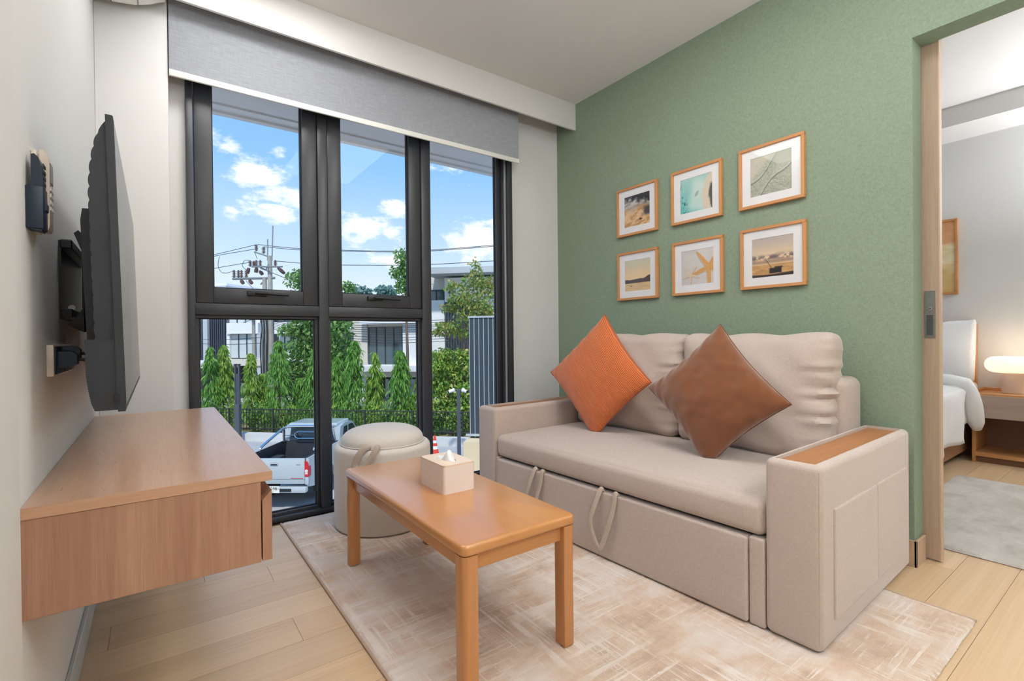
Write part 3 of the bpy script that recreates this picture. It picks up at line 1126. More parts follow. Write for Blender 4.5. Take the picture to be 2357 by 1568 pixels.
# tissue box
tx = empty('tissue_box', (0.952, 1.763, TZ + th_), 0, 'pale tissue box with one tissue sticking out', 'tissue box')
hxx, hyy, hh = 0.070, 0.104, 0.104
bm = bmesh.new()
bmesh.ops.create_cube(bm, size=1.0)
for v in bm.verts:
    v.co = Vector((v.co.x * 2 * hxx, v.co.y * 2 * hyy, hh / 2 + v.co.z * hh))
ve = [e for e in bm.edges if abs(e.verts[0].co.z - e.verts[1].co.z) > 0.05]
bmesh.ops.bevel(bm, geom=ve, offset=0.012, segments=6, profile=0.5, affect='EDGES')
topf = max(bm.faces, key=lambda f: f.calc_center_median().z)
bmesh.ops.delete(bm, geom=[topf], context='FACES')
MT['tissue_body'] = plain('blush_white_plastic', (240, 228, 220), 0.45, var=0.01)
MT['tissue_lid'] = plain('pale_wood_lid', (240, 216, 192), 0.4, var=0.02)
MB().take(bm).build('box_body', MT['tissue_body'], tx, angle=40)
# lid with an oval slot
n = 64
outer_, inner_ = [], []
for k in range(n):
    a = 2 * math.pi * k / n
    c_, s_ = math.cos(a), math.sin(a)
    e = 0.18
    outer_.append((hxx * math.copysign(abs(c_) ** e, c_) * 0.995, hyy * math.copysign(abs(s_) ** e, s_) * 0.995))
    inner_.append((0.026 * c_, 0.062 * s_))
vs = []
for z in (hh - 0.002, hh + 0.006):
    vs += [(x, y, z) for x, y in outer_] + [(x, y, z) for x, y in inner_]
fs = []
for k in range(n):
    l = (k + 1) % n
    fs += [(2 * n + k, 2 * n + l, 3 * n + l, 3 * n + k), (k, n + k, n + l, l), (k, l, 2 * n + l, 2 * n + k), (n + k, 3 * n + k, 3 * n + l, n + l)]
MB().add(vs, fs).build('lid', MT['tissue_lid'], tx, angle=40)
MB().box(-hxx + 0.008, hxx - 0.008, -hyy + 0.01, hyy - 0.01, 0.004, hh - 0.03).build('tissue_stack', MT['tissue'], tx, angle=None)
vs, fs = [], []
nu, nv = 30, 18
for j in range(nv):
    for i in range(nu):
        u, v = i / (nu - 1) * 2 - 1, j / (nv - 1)
        crest = 0.016 + 0.034 * math.exp(-((u + 0.35) / 0.42) ** 2)
        x = (v - 0.5) * 0.052 * math.sqrt(max(0.05, 1 - u * u)) + 0.010 * math.sin(u * 4 + 1) * math.sin(math.pi * v)
        z = hh - 0.006 + crest * (math.sin(math.pi * v) ** 0.7) * (1 - 0.55 * u ** 4) + 0.004 * math.sin(u * 13 + v * 6) * math.sin(math.pi * v)
        vs.append((x, u * 0.060, z))
for j in range(nv - 1):
    for i in range(nu - 1):
        fs.append((j * nu + i, j * nu + i + 1, (j + 1) * nu + i + 1, (j + 1) * nu + i))
ts = MB().add(vs, fs).build('tissue', MT['tissue'], tx, angle=80)
sm = ts.modifiers.new('thickness', 'SOLIDIFY')
sm.thickness = 0.0012

# ------------------------------------------------------------------ ottoman
ot = empty('ottoman', (1.047, 2.700, 0.0125), 0, 'round pale fabric storage ottoman between window and coffee table', 'ottoman')
RO = 0.266
prof = [(0, 0.002), (RO - 0.014, 0.002), (RO - 0.004, 0.008), (RO, 0.02), (RO, 0.2), (RO + 0.001, 0.40)]
for k in range(0, 9):
    a = k / 8 * math.pi / 2
    prof.append((RO - 0.028 * (1 - math.cos(a)), 0.425 + 0.028 * math.sin(a)))
prof += [(RO - 0.05, 0.447), (RO - 0.06, 0.43), (0, 0.43)]
ob = MB().lathe(prof, 72).build('body', MT['ottoman'], ot, angle=50)
RL = 0.228
prof = [(0, 0.425), (RL - 0.02, 0.425), (RL - 0.002, 0.445)]
for k in range(0, 13):
    a = k / 12 * math.pi / 2
    prof.append((RL * (math.cos(a) ** 0.62) if k < 12 else 0.0, 0.462 + 0.083 * (math.sin(a) ** 0.9)))
ld = MB().lathe(prof, 72).build('lid', MT['ottoman'], ot, angle=60)
MB().tube([(RL * math.cos(2 * math.pi * k / 72) * 1.004, RL * math.sin(2 * math.pi * k / 72) * 1.004, 0.456) for k in range(72)], 0.004, 6, closed=True).build('piping', MT['ottoman'], ld)
for az in (-74.0,):
    a = R(az)
    MB().tube([((RO + 0.0008) * math.cos(a), (RO + 0.0008) * math.sin(a), z) for z in (0.02, 0.2, 0.41, 0.43)], 0.0018, 6).build('seam', MT['ottoman'], ot)
# fabric loop on the lid edge
a0 = R(-124)


def ot_pt(ang, r, z):
    return (r * math.cos(ang), r * math.sin(ang), z)


lp = bezier([ot_pt(a0 - 0.10, RL - 0.02, 0.462), ot_pt(a0 - 0.13, RL + 0.03, 0.466), ot_pt(a0 - 0.22, RO + 0.012, 0.44), ot_pt(a0 - 0.30, RO + 0.018, 0.385),
             ot_pt(a0 - 0.22, RO + 0.022, 0.366), ot_pt(a0 - 0.06, RO + 0.020, 0.392), ot_pt(a0 + 0.06, RO + 0.012, 0.446), ot_pt(a0 + 0.10, RL + 0.03, 0.466), ot_pt(a0 + 0.10, RL - 0.02, 0.462)], 8)
rad = Vector((math.cos(a0 - .1), math.sin(a0 - .1), 0.0))
b = MB().tube(lp, 0.017, 10)
for i, v in enumerate(b.v):
    c = lp[i // 10]
    d = Vector(v) - c
    b.v[i] = tuple(c + d - rad * d.dot(rad) * 0.78)
b.build('pull_loop', fabric('ottoman_loop_fabric', (182, 166, 152), 1400, 0.4), ld, angle=60)

# ------------------------------------------------------------------ floating cabinet
CY0, CY1 = 1.32, 2.765
cb = empty('floating_cabinet', (XL, CY0, 0.510), 0, 'wall-hung oak laminate television cabinet', 'cabinet')
cl = CY1 - CY0
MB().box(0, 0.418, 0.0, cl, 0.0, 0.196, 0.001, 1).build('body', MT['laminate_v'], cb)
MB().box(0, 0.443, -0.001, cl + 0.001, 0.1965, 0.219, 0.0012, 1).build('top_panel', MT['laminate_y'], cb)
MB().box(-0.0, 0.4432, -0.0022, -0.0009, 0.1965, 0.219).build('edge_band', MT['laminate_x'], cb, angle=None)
for k in range(2):
    ya, yb = (0.0, cl / 2 - 0.0015) if k == 0 else (cl / 2 + 0.0015, cl)
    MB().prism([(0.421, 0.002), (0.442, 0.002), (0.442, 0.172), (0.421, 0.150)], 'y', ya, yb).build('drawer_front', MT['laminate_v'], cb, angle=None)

# ------------------------------------------------------------------ television
TY0, TY1 = 1.405, 2.640
tv = empty('television', (-0.055, TY0, 0.893), 0, 'large flat television on a tilting wall bracket', 'television')
tw = TY1 - TY0
tilt = -0.0235                       # the top leans towards the wall


def tvx(z):
    return tilt * z


def tprism(poly, y0, y1):
    return MB().prism([(x + tvx(z), z) for x, z in poly], 'y', y0, y1)


H = 0.662
tprism([(-0.014, 0), (-0.001, 0.0), (0, 0.003), (0, H - 0.002), (-0.002, H), (-0.014, H)], 0, tw).build('bezel', MT['charcoal'], tv, angle=30)
tprism([(-0.0005, 0.014), (0.0008, 0.014), (0.0008, H - 0.008), (-0.0005, H - 0.008)], 0.008, tw - 0.008).build('screen', MT['screen'], tv, angle=None)
# ribbed back shell: bulges away from the edge, ridges across it
prof = []
nz = 190
z0, z1 = 0.150, H - 0.012
for k in range(nz + 1):
    z = z0 + (z1 - z0) * k / nz
    t = (z - z0) / (z1 - z0)
    d = 0.014 + 0.032 * (1 - max(0, (t - 0.62) / 0.38) ** 2.2) ** 0.8
    ph = ((z1 - z) / 0.030) % 1.0
    d += 0.0040 * (math.sin(math.pi * ph) ** 0.45) * min(1, (z1 - z) / 0.04)
    prof.append((-d, z))
back = tprism([(-0.012, z0)] + prof + [(-0.012, z1)], 0.010, tw - 0.010).build('back_shell', MT['charcoal'], tv, angle=25)
prof = []
for k in range(61):
    z = 0.004 + 0.158 * k / 60
    t = k / 60
    d = 0.056 + 0.010 * math.sin(math.pi * min(1, t * 1.3) * 0.62) - (0.003 * max(0, 0.1 - t) / 0.1) + 0.0012 * (k % 2)
    prof.append((-d, z))
tprism([(-0.010, 0.004)] + prof + [(-0.010, 0.162)], 0.004, tw - 0.004).build('speaker_box', MT['charcoal'], tv, angle=12)
tprism([(-0.04, 0.16), (-0.070, 0.16), (-0.072, 0.44), (-0.068, 0.468), (-0.04, 0.470)], 0.10, tw - 0.16).build('rear_housing', MT['black'], tv, angle=30)
MB().box(-0.020, -0.009, -0.0012, 0.001, 0.02, 0.04).build('port_slot', MT['black'], tv, angle=None)

br = empty('wall_bracket', (XL, 1.84, 1.10), 0, 'black tilting television bracket screwed to the wall', 'bracket')
MB().box(0, 0.006, 0, 0.46, 0.015, 0.235).build('wall_plate', MT['black'], br, angle=None)
for zz in (0.018, 0.212):
    MB().box(0.004, 0.030, -0.004, 0.465, zz, zz + 0.026, 0.003, 1).build('rail', MT['black'], br)
for yy in (0.028, 0.40):
    a_ = MB().prism([(0.012, 0.0), (0.050, -0.022), (0.072, -0.012), (0.077, 0.10), (0.077, 0.225), (0.040, 0.272), (0.030, 0.262), (0.046, 0.215),
                     (0.046, 0.045), (0.028, 0.012)], 'y', yy, yy + 0.004).build('tilt_arm', MT['black'], br, angle=None)
    MB().box(0.050, 0.0775, yy, yy + 0.028, -0.02, 0.24).build('arm_flange', MT['charcoal'], a_, angle=None)
    for sz in (0.075, 0.118):
        MB().cyl((0.060, yy - 0.004, sz), (0.060, yy, sz), 0.0055, 12).build('screw', MT['steel'], a_)
    MB().cyl((0.024, yy - 0.006, 0.048), (0.024, yy, 0.048), 0.008, 14).build('pivot_bolt', MT['steel'], a_)

# mains strip under the bracket with two plugs
os_ = empty('socket_strip', (XL, 1.630, 0.966), 0, 'white surface socket box with navy socket modules under the television', 'socket')
MB().box(0, 0.0135, 0, 0.33, 0, 0.078, 0.002, 2).build('back_box', MT['cream_plastic'], os_)
for k in range(5):
    MB().box(0.0132, 0.018, 0.008 + k * 0.064, 0.066 + k * 0.064, 0.004, 0.074, 0.0015, 1).build('socket_module', MT['navy_plastic'], os_)
for k, (yy, zz) in enumerate(((0.028, 0.020), (0.092, 0.034))):
    pg = empty('power_plug', (XL + 0.018, 1.630 + yy, 0.966 + zz), 0, ('black mains plug nearest the end of the socket box', 'second black mains plug along the socket box')[k], 'plug', 'plugs in the socket box')
    MB().prism([(0, 0), (0.026, 0.0), (0.036, 0.008), (0.036, 0.030), (0.026, 0.040), (0, 0.040)], 'y', 0, 0.036).build('plug_body', MT['navy_plastic'], pg, angle=None)
    MB().tube(bezier([(0.034, 0.018, 0.02), (0.052, 0.02, 0.016), (0.060, 0.06, 0.00), (0.058, 0.10, 0.018), (0.060, 0.13, 0.05), (0.072, 0.16, 0.075)], 8), 0.0042, 8).build('cable', MT['black'], pg)

# two remotes in wall holders
rh = empty('remote_control', (XL, 1.415, 1.286), 0, 'navy black remote in a dark wall holder', 'remote', 'remotes hung on the wall')
MB().box(0, 0.028, 0, 0.050, 0.004, 0.094, 0.003, 2).build('holder', MT['navy_plastic'], rh)
MB().prism([(0.006, 0.004), (0.024, 0.0), (0.027, 0.02), (0.026, 0.130), (0.020, 0.155), (0.014, 0.162), (0.009, 0.160)], 'y', 0.006, 0.044).build('remote_body', MT['navy_plastic'], rh, angle=40)
MB().box(0.024, 0.0315, 0.012, 0.040, 0.044, 0.062, 0.002, 1).build('clip', MT['navy_plastic'], rh)
for r_ in range(4):
    for c in range(3):
        MB().box(0.0255, 0.0275, 0.011 + c * 0.0105, 0.018 + c * 0.0105, 0.100 + r_ * 0.0125, 0.107 + r_ * 0.0125).build('button', MT['charcoal'], rh, angle=None)
rw_ = empty('remote_control', (XL, 1.476, 1.294), 0, 'cream air conditioner remote in a white wall holder', 'remote', 'remotes hung on the wall')
MB().box(0, 0.010, 0, 0.056, 0.0, 0.178, 0.003, 2).build('holder', MT['cream_plastic'], rw_)
MB().prism([(0.010, 0.004), (0.026, 0.004), (0.029, 0.012), (0.030, 0.150), (0.026, 0.174), (0.020, 0.182), (0.014, 0.180)], 'y', 0.003, 0.053).build('remote_body', MT['cream_plastic'], rw_, angle=40)
MB().box(0.0292, 0.0308, 0.010, 0.046, 0.112, 0.156, 0.0006, 1).build('display', plain('grey_lcd', (128, 130, 128), 0.3), rw_)
for r_ in range(4):
    for c in range(3):
        MB().box(0.0288, 0.0315, 0.010 + c * 0.0135, 0.019 + c * 0.0135, 0.050 + r_ * 0.0145, 0.059 + r_ * 0.0145, 0.001, 1).build('button', MT['white_plastic'], rw_)

# air conditioner high on the left wall
ac = empty('air_conditioner', (XL, 2.06, 2.62), 0, 'white wall-mounted air conditioner above the television', 'air conditioner')
acl = 0.865
pr = [(0.0, 0.004), (0.065, 0.012), (0.165, 0.030), (0.215, 0.052), (0.245, 0.072), (0.272, 0.086), (0.276, 0.10), (0.272, 0.245), (0.25, 0.285), (0.0, 0.285)]
MB().prism(pr, 'y', 0, acl).build('casing', MT['white_plastic'], ac, angle=30)
MB().prism([(0.070, 0.0105), (0.160, 0.027), (0.161, 0.030), (0.071, 0.0135)], 'y', 0.02, acl - 0.0).build('louvre', MT['white_plastic'], ac, angle=None)
for xx, zz in ((0.066, 0.0105), (0.166, 0.0290)):
    MB().box(xx, xx + 0.003, 0.01, acl, zz - 0.0004, zz + 0.003).build('seam', MT['charcoal'], ac, angle=None)

# ------------------------------------------------------------------ six framed prints on the green wall


def print_mesh(w, h, fn, n=104):
    """flat sheet in the yz plane facing -x, inked per vertex; u runs to the viewer's right (towards -y)"""
    u, v = np.meshgrid(np.linspace(0, 1, n), np.linspace(0, 1, n))
    rgb = np.clip(np.stack(fn(u, v), -1), 0, 255) / 255.0
    rgb = np.where(rgb <= 0.04045, rgb / 12.92, ((rgb + 0.055) / 1.055) ** 2.4)
    vs = np.stack([np.zeros(n * n), (w / 2 - u * w).ravel(), (v * h - h / 2).ravel()], 1)
    i = np.arange(n - 1)[None, :] + n * np.arange(n - 1)[:, None]
    q = np.stack([i, i + 1, i + 1 + n, i + n], -1).reshape(-1, 4)
    me = bpy.data.meshes.new('print')
    me.from_pydata(vs.tolist(), [], q.tolist())
    ca = me.color_attributes.new('ink', 'FLOAT_COLOR', 'POINT')
    ca.data.foreach_set('color', np.concatenate([rgb.reshape(-1, 3), np.ones((n * n, 1))], 1).ravel())
    return me


def mixc(f, a, b):
    f = np.clip(f, 0, 1)
    return tuple(x * (1 - f) + y * f for x, y in zip(a, b))


def sstep(a, b, x):
    t = np.clip((x - a) / (b - a), 0, 1)
    return t * t * (3 - 2 * t)


def art_shore(u, v):
    n1 = fbm(u * 5 + v * 2, v * 16 - u * 5, 3, 5)
    n2 = fbm(u * 9, v * 9, 8, 5)
    c = mixc(sstep(0.3, 0.6, n1), (196, 148, 96), (232, 196, 150))
    c = mixc(sstep(0.45, 0.75, v + (n1 - 0.5) * 0.5), c, (150, 146, 146))
    c = mixc(sstep(0.52, 0.62, n1) * sstep(0.3, 0.9, v), c, (224, 220, 214))
    c = mixc(sstep(0.72, 0.95, v + (n2 - 0.5) * 0.4 + (u - 0.5) * 0.3), c, (54, 56, 62))
    c = mixc(sstep(0.62, 0.8, u + (n2 - 0.5) * 0.3) * sstep(0.22, 0.34, v) * (1 - sstep(0.5, 0.62, v)), c, (88, 82, 84))
    d = np.hypot((u - 0.64) * 1.2, (v - 0.19) * 2.4)
    c = mixc(1 - sstep(0.05, 0.1, d), c, (60, 52, 50))
    return c


def art_beach(u, v):
    n1 = fbm(u * 6, v * 6, 5, 5)
    n2 = fbm(u * 16, v * 16, 6, 4)
    c = mixc(v, (112, 196, 190), (176, 214, 208))
    sh = u * 0.9 - (1 - v) * 0.35 + (n1 - 0.5) * 0.25
    foam = sstep(0.05, 0.35, u - 0.25 * v) * (1 - sstep(0.30, 0.62, np.abs(v - 0.62 + 0.30 * u)))
    c = mixc(foam * 0.75, c, (226, 232, 226))
    c = mixc(sstep(0.50, 0.62, u - 0.55 * (v - 0.5) * (v - 0.2) - 0.12 + (n1 - 0.5) * 0.12), c, (222, 210, 190))
    c = mixc(sstep(0.84, 0.90, u - np.abs(v - 0.45) * 0.25 + (n1 - 0.5) * 0.12) * (1 - sstep(0.66, 0.76, v)), c, (98, 92, 84))
    c = mixc(sstep(0.58, 0.66, n2) * (1 - sstep(0.14, 0.30, u + 0.3 * v - 0.05)), c, (38, 84, 84))
    d = np.hypot((u - 0.52 - (v - 0.5) * 0.5) * 2.4, (v - 0.5) * 1.6)
    c = mixc((1 - sstep(0.08, 0.16, d)) * 0.7, c, (150, 162, 152))
    return c


def art_sand(u, v):
    w_ = fbm(u * 3, v * 3, 7, 4)
    rip = np.sin((u * 0.8 + v * 1.6 + w_ * 1.6) * 42)
    n2 = fbm(u * 26, v * 26, 9, 3)
    c = mixc(0.5 + 0.35 * rip * sstep(0.3, 0.7, w_) + (n2 - 0.5) * 0.9, (150, 158, 142), (196, 196, 180))
    for off, wd in ((0.30, 0.018), (-0.22, 0.020)):
        l = v - u * 0.95 - off - 0.12 * np.sin(u * 7 + off * 9) * 0.7
        c = mixc(np.exp(-(l / wd) ** 2) * 0.85, c, (84, 88, 84))
        c = mixc(np.exp(-((l - 0.035) / 0.03) ** 2) * 0.45, c, (222, 220, 208))
    c = mixc(sstep(0.30, 0.55, v - u * 0.95) * 0.8, c, (206, 200, 184))
    return c


def art_bay(u, v):
    c = mixc(sstep(0.35, 1.0, v), (246, 214, 170), (214, 208, 186))
    ridge = 0.36 + 0.06 * fbm(u * 5, u * 0, 4, 4) + 0.10 * sstep(0.72, 1.0, u) - 0.03
    c = mixc(sstep(0.0, 0.012, ridge + 0.02 - v), c, (92, 82, 84))
    sea = mixc(fbm(u * 5, v * 40, 2, 4), (206, 176, 138), (244, 214, 166))
    c = mixc(1 - sstep(0.245, 0.26, v), c, sea)
    c = mixc((1 - sstep(0.03, 0.05, np.hypot((u - 0.25) * 0.9, (v - 0.16) * 3.5))), c, (74, 62, 58))
    return c


def star(u, v, cx, cy, r0, r1, n, rot):
    a = np.arctan2(v - cy, u - cx) + rot
    d = np.hypot(u - cx, v - cy)
    k = np.abs(((a / (2 * np.pi) * n) % 1.0) - 0.5) * 2
    rad = r1 + (r0 - r1) * k ** 3.0
    return 1 - sstep(-0.012, 0.012, d - rad)


def art_starfish(u, v):
    n1 = fbm(u * 3, v * 3, 12, 4)
    n2 = fbm(u * 40, v * 40, 13, 3)
    c = mixc(n1, (206, 202, 198), (226, 222, 218))
    big = star(u, v, 0.86, 0.46, 0.66, 0.13, 5, 0.28)
    c = mixc(star(u, v, 0.84, 0.43, 0.66, 0.14, 5, 0.28) * 0.5, c, (176, 164, 152))
    c = mixc(big, c, mixc(n2, (206, 150, 86), (238, 190, 122)))
    c = mixc(star(u, v, 0.30, 0.27, 0.33, 0.07, 5, 0.35) * 0.5, c, (150, 138, 128))
    c = mixc(star(u, v, 0.285, 0.29, 0.33, 0.065, 5, 0.35), c, mixc(n2, (214, 190, 162), (240, 224, 202)))
    return c


def art_sunset(u, v):
    c = mixc(sstep(0.35, 1.0, v), (244, 216, 176), (196, 184, 176))
    n1 = fbm(u * 8, v * 10, 15, 5)
    cl = np.exp(-((v - 0.49 - 0.05 * (n1 - 0.5)) / 0.07) ** 2) * sstep(0.40, 0.62, n1 + 0.12)
    c = mixc(cl, c, (124, 108, 108))
    c = mixc(np.exp(-((v - 0.38) / 0.05) ** 2) * 0.75, c, (150, 122, 108))
    sea = mixc(fbm(u * 4, v * 36, 17, 4), (170, 126, 82), (238, 194, 128))
    c = mixc(1 - sstep(0.30, 0.32, v), c, sea)
    c = mixc(1 - sstep(0.05, 0.09, v + 0.02 * np.sin(u * 4)), c, (54, 46, 44))
    hull = sstep(0.40, 0.46, u) * (1 - sstep(0.70, 0.74, u)) * sstep(0.07, 0.09, v) * (1 - sstep(0.20, 0.215, v - 0.03 * np.abs(u - 0.56)))
    c = mixc(hull, c, (40, 36, 38))
    deck = sstep(0.54, 0.56, u) * (1 - sstep(0.74, 0.76, u)) * sstep(0.205, 0.215, v) * (1 - sstep(0.235, 0.245, v))
    c = mixc(deck, c, (48, 42, 42))
    mast = (1 - sstep(0.004, 0.012, np.abs((u - 0.44) + (v - 0.28) * 0.62))) * sstep(0.16, 0.18, v) * (1 - sstep(0.42, 0.45, v))
    c = mixc(mast, c, (60, 52, 52))
    return c


ARTS = [(2.252, 1.938, art_shore, 'framed print of brown surf and foam, upper row nearest the window'),
        (1.788, 1.938, art_beach, 'framed aerial print of a turquoise beach'),
        (1.330, 1.938, art_sand, 'framed print of grey-green rippled sand'),
        (2.252, 1.481, art_bay, 'framed print of a golden bay with dark hills'),
        (1.784, 1.481, art_starfish, 'framed print of two starfish'),
        (1.324, 1.481, art_sunset, 'framed sunset print with a moored boat')]
fw, fh, fb, fd = 0.352, 0.342, 0.0165, 0.022
frame_bars = {}
for (y, z, fn, lab) in ARTS:
    pf = empty('picture_frame', (XR, y, z), 0, lab, 'picture frame', 'framed beach prints on the green wall')
    for nm, bx in (('rail_top', (-fw / 2, fw / 2, fh / 2 - fb, fh / 2)), ('rail_low', (-fw / 2, fw / 2, -fh / 2, -fh / 2 + fb)),
                   ('stile_a', (-fw / 2, -fw / 2 + fb, -fh / 2 + fb, fh / 2 - fb)), ('stile_b', (fw / 2 - fb, fw / 2, -fh / 2 + fb, fh / 2 - fb))):
        if nm not in frame_bars:
            me = MB().box(-fd - 0.002, -0.001, bx[0], bx[1], bx[2], bx[3], 0.0012, 1).mesh('frame_bar')
            me.materials.append(MT['frame_wood'] if 'rail' in nm else MT['bed_wood'])
            frame_bars[nm] = me
        link_mesh('frame_bar', frame_bars[nm], None, pf)
    iw, ih = fw / 2 - fb, fh / 2 - fb
    pw, ph = 0.222, 0.216
    if 'mat' not in frame_bars:
        b = MB()
        b.box(-0.0135, -0.0115, -iw, iw, ph / 2, ih)
        b.box(-0.0135, -0.0115, -iw, iw, -ih, -ph / 2)
        b.box(-0.0135, -0.0115, -iw, -pw / 2, -ph / 2, ph / 2)
        b.box(-0.0135, -0.0115, pw / 2, iw, -ph / 2, ph / 2)
        frame_bars['mat'] = b.mesh('mat_board', None)
        frame_bars['mat'].materials.append(MT['mat_board'])
        g = MB().add([(-0.0165, -iw, -ih), (-0.0165, -iw, ih), (-0.0165, iw, ih), (-0.0165, iw, -ih)], [(0, 1, 2, 3)]).mesh('glass', None)
        g.materials.append(MT['picture_glass'])
        frame_bars['glass'] = g
        bk = MB().box(-0.009, -0.001, -iw, iw, -ih, ih).mesh('backing_board', None)
        bk.materials.append(MT['mat_board'])
        frame_bars['back'] = bk
    link_mesh('mat_board', frame_bars['mat'], None, pf)
    link_mesh('backing_board', frame_bars['back'], None, pf)
    link_mesh('print', print_mesh(pw, ph, fn), MT['print'], pf, (-0.0112, 0, 0))
    link_mesh('glass', frame_bars['glass'], None, pf)

# ------------------------------------------------------------------ added fill lights, out of view
diff = emitter('fill_diffuser', (255, 246, 232), 3.0)


def ceiling_fill(x, y, power, label, r=0.2, col=(1.0, 0.93, 0.85)):  # added ceiling light, out of view, to brighten the room
    c = empty('fill_ceiling_light', (x, y, ZC), 0, label, 'fill light')
    MB().lathe([(0, -0.0), (r, -0.0), (r, -0.05), (r - 0.012, -0.056), (r - 0.016, -0.046), (0, -0.046)][::-1], 56).build('rim', MT['white_plastic'], c)
    MB().lathe([(0, -0.062), (r * 0.5, -0.060), (r - 0.03, -0.054), (r - 0.0165, -0.047)], 56).build('diffuser', diff, c)
    l = area('fill_ceiling_glow', (x, y, ZC - 0.075), r * 1.8, power, col, 'DISK')
    l.parent = c
    l.location = (0, 0, -0.075)
    return c


def fill_uplighter(x, y, power, label, col=(0.945, 0.975, 1.0)):
    """added fill light shaped as a floor lamp, aimed at the ceiling"""
    c = empty('fill_floor_light', (x, y, 0), 0, label, 'floor lamp')  # unseen stand added only for its bounce off the ceiling
    MB().lathe([(0, 0), (0.15, 0), (0.15, 0.015), (0.03, 0.03), (0, 0.03)], 40).build('fill_foot', MT['charcoal'], c)
    MB().cyl((0, 0, 0.03), (0, 0, 1.72), 0.012, 14).build('fill_pole', MT['charcoal'], c)
    MB().lathe([(0.02, 1.70), (0.10, 1.73), (0.20, 1.80), (0.195, 1.802), (0.10, 1.737), (0, 1.72)], 40).build('fill_bowl', MT['white_plastic'], c)
    l = area('fill_uplighter_glow', (0, 0, 0), 0.34, power, col, 'DISK', (math.pi, 0, 0))
    l.parent = c
    l.location = (0, 0, 1.81)
    return c


for (x, y, hx_, hy_, pw_w, lab) in ((0.40, 2.32, 0.45, 0.25, PANEL_W, 'added flat fill light on the ceiling above the television cabinet'),
                                    (1.50, 1.05, 0.38, 0.68, 13.0, 'larger added flat fill light over the near end of the sofa')):
    pn = empty('fill_panel', (x, y, ZC), 0, lab, 'fill light', 'added flat fill lights')  # unseen panels added to light the room from above
    MB().box(-hx_, hx_, -hy_, hy_, -0.022, -0.001, 0.003, 1).build('panel_frame', MT['white_plastic'], pn)
    MB().box(-hx_ + 0.02, hx_ - 0.02, -hy_ + 0.02, hy_ - 0.02, -0.024, -0.022).build('diffuser', diff, pn, angle=None)
    l = area('fill_panel_glow', (0, 0, 0), 2 * hx_ - 0.04, pw_w, (0.945, 0.975, 1.0), 'RECTANGLE', (0, 0, 0), 2 * hy_ - 0.04)
    l.parent = pn
    l.location = (0, 0, -0.03)
ceiling_fill(1.30, -1.0, 10.0, 'added round fill light on the ceiling behind the viewpoint', col=(1.0, 0.96, 0.92))
fill_uplighter(0.35, -1.2, LIVING_W * 1.15, 'added bowl-shaped fill light in the corner behind the viewpoint, by the left wall')
fill_uplighter(2.35, -1.2, LIVING_W * 0.5, 'added bowl-shaped fill light in the corner behind the viewpoint, by the green wall')
fill_uplighter(5.4, -0.7, BED_W, 'added bowl-shaped fill light in the bedroom corner away from the bed')

# ------------------------------------------------------------------ bedroom
bed = empty('bed', (3.70, 1.075, 0), 0, 'double bed with white linen and honey oak headboard', 'bed')
BX = XB - 3.70                                   # local x of the wall
MB().box(BX - 0.055, BX - 0.012, -0.03, 1.75, 0.0, 1.135, 0.004, 2).build('headboard', MT['bed_wood'], bed)
MB().box(0.02, BX - 0.055, 0.0, 0.028, 0.06, 0.31, 0.003, 1).build('side_rail', MT['bed_wood_x'], bed)
MB().box(0.02, BX - 0.055, 1.69, 1.718, 0.06, 0.31, 0.003, 1).build('side_rail', MT['bed_wood_x'], bed)
MB().box(0.0, 0.028, 0.0, 1.718, 0.06, 0.31, 0.003, 1).build('foot_rail', MT['bed_wood_x'], bed)
for xx in (0.04, BX - 0.14):
    for yy in (0.03, 1.63):
        MB().box(xx, xx + 0.06, yy, yy + 0.06, 0, 0.08).build('leg', MT['bed_wood_x'], bed, angle=None)
MB().softbox(0.03, BX - 0.06, 0.03, 1.69, 0.26, 0.56, 0.05, 16).build('mattress', MT['bed_linen'], bed)
# duvet thrown over the mattress, hanging over the near side
nu, nv = 64, 60
vs, fs = [], []
for i in range(nu):
    for j in range(nv):
        x = 0.06 + (1.50 - 0.06) * i / (nu - 1)
        s = j / (nv - 1) * 2.15                       # distance across, starting at the hem on the near side
        hang = 0.36 + 0.05 * math.sin(x * 3.1 + 0.6) + 0.10 * (x / 1.5)
        n_ = float(fbm(np.array(x * 3.0), np.array(s * 3.0), 21, 4)) - 0.5
        if s < hang:
            y, z = -0.075 - 0.03 * math.sin(x * 11 + s * 3) * (1 - s / hang) + 0.05 * n_, 0.60 - (hang - s)
        else:
            t = s - hang
            k = min(1, t / 0.10)
            y = -0.075 + t * (0.55 + 0.45 * k)
            z = 0.60 + 0.045 * math.sin(min(1, t / 0.25) * math.pi / 2) + 0.05 * n_ * k
        vs.append((x, min(y, 1.70), z))
for i in range(nu - 1):
    for j in range(nv - 1):
        fs.append((i * nv + j, (i + 1) * nv + j, (i + 1) * nv + j + 1, i * nv + j + 1))
dv = MB().add(vs, fs).build('duvet', MT['bed_linen'], bed, angle=80)
sm = dv.modifiers.new('loft', 'SOLIDIFY')
sm.thickness = 0.035
sm.offset = -1
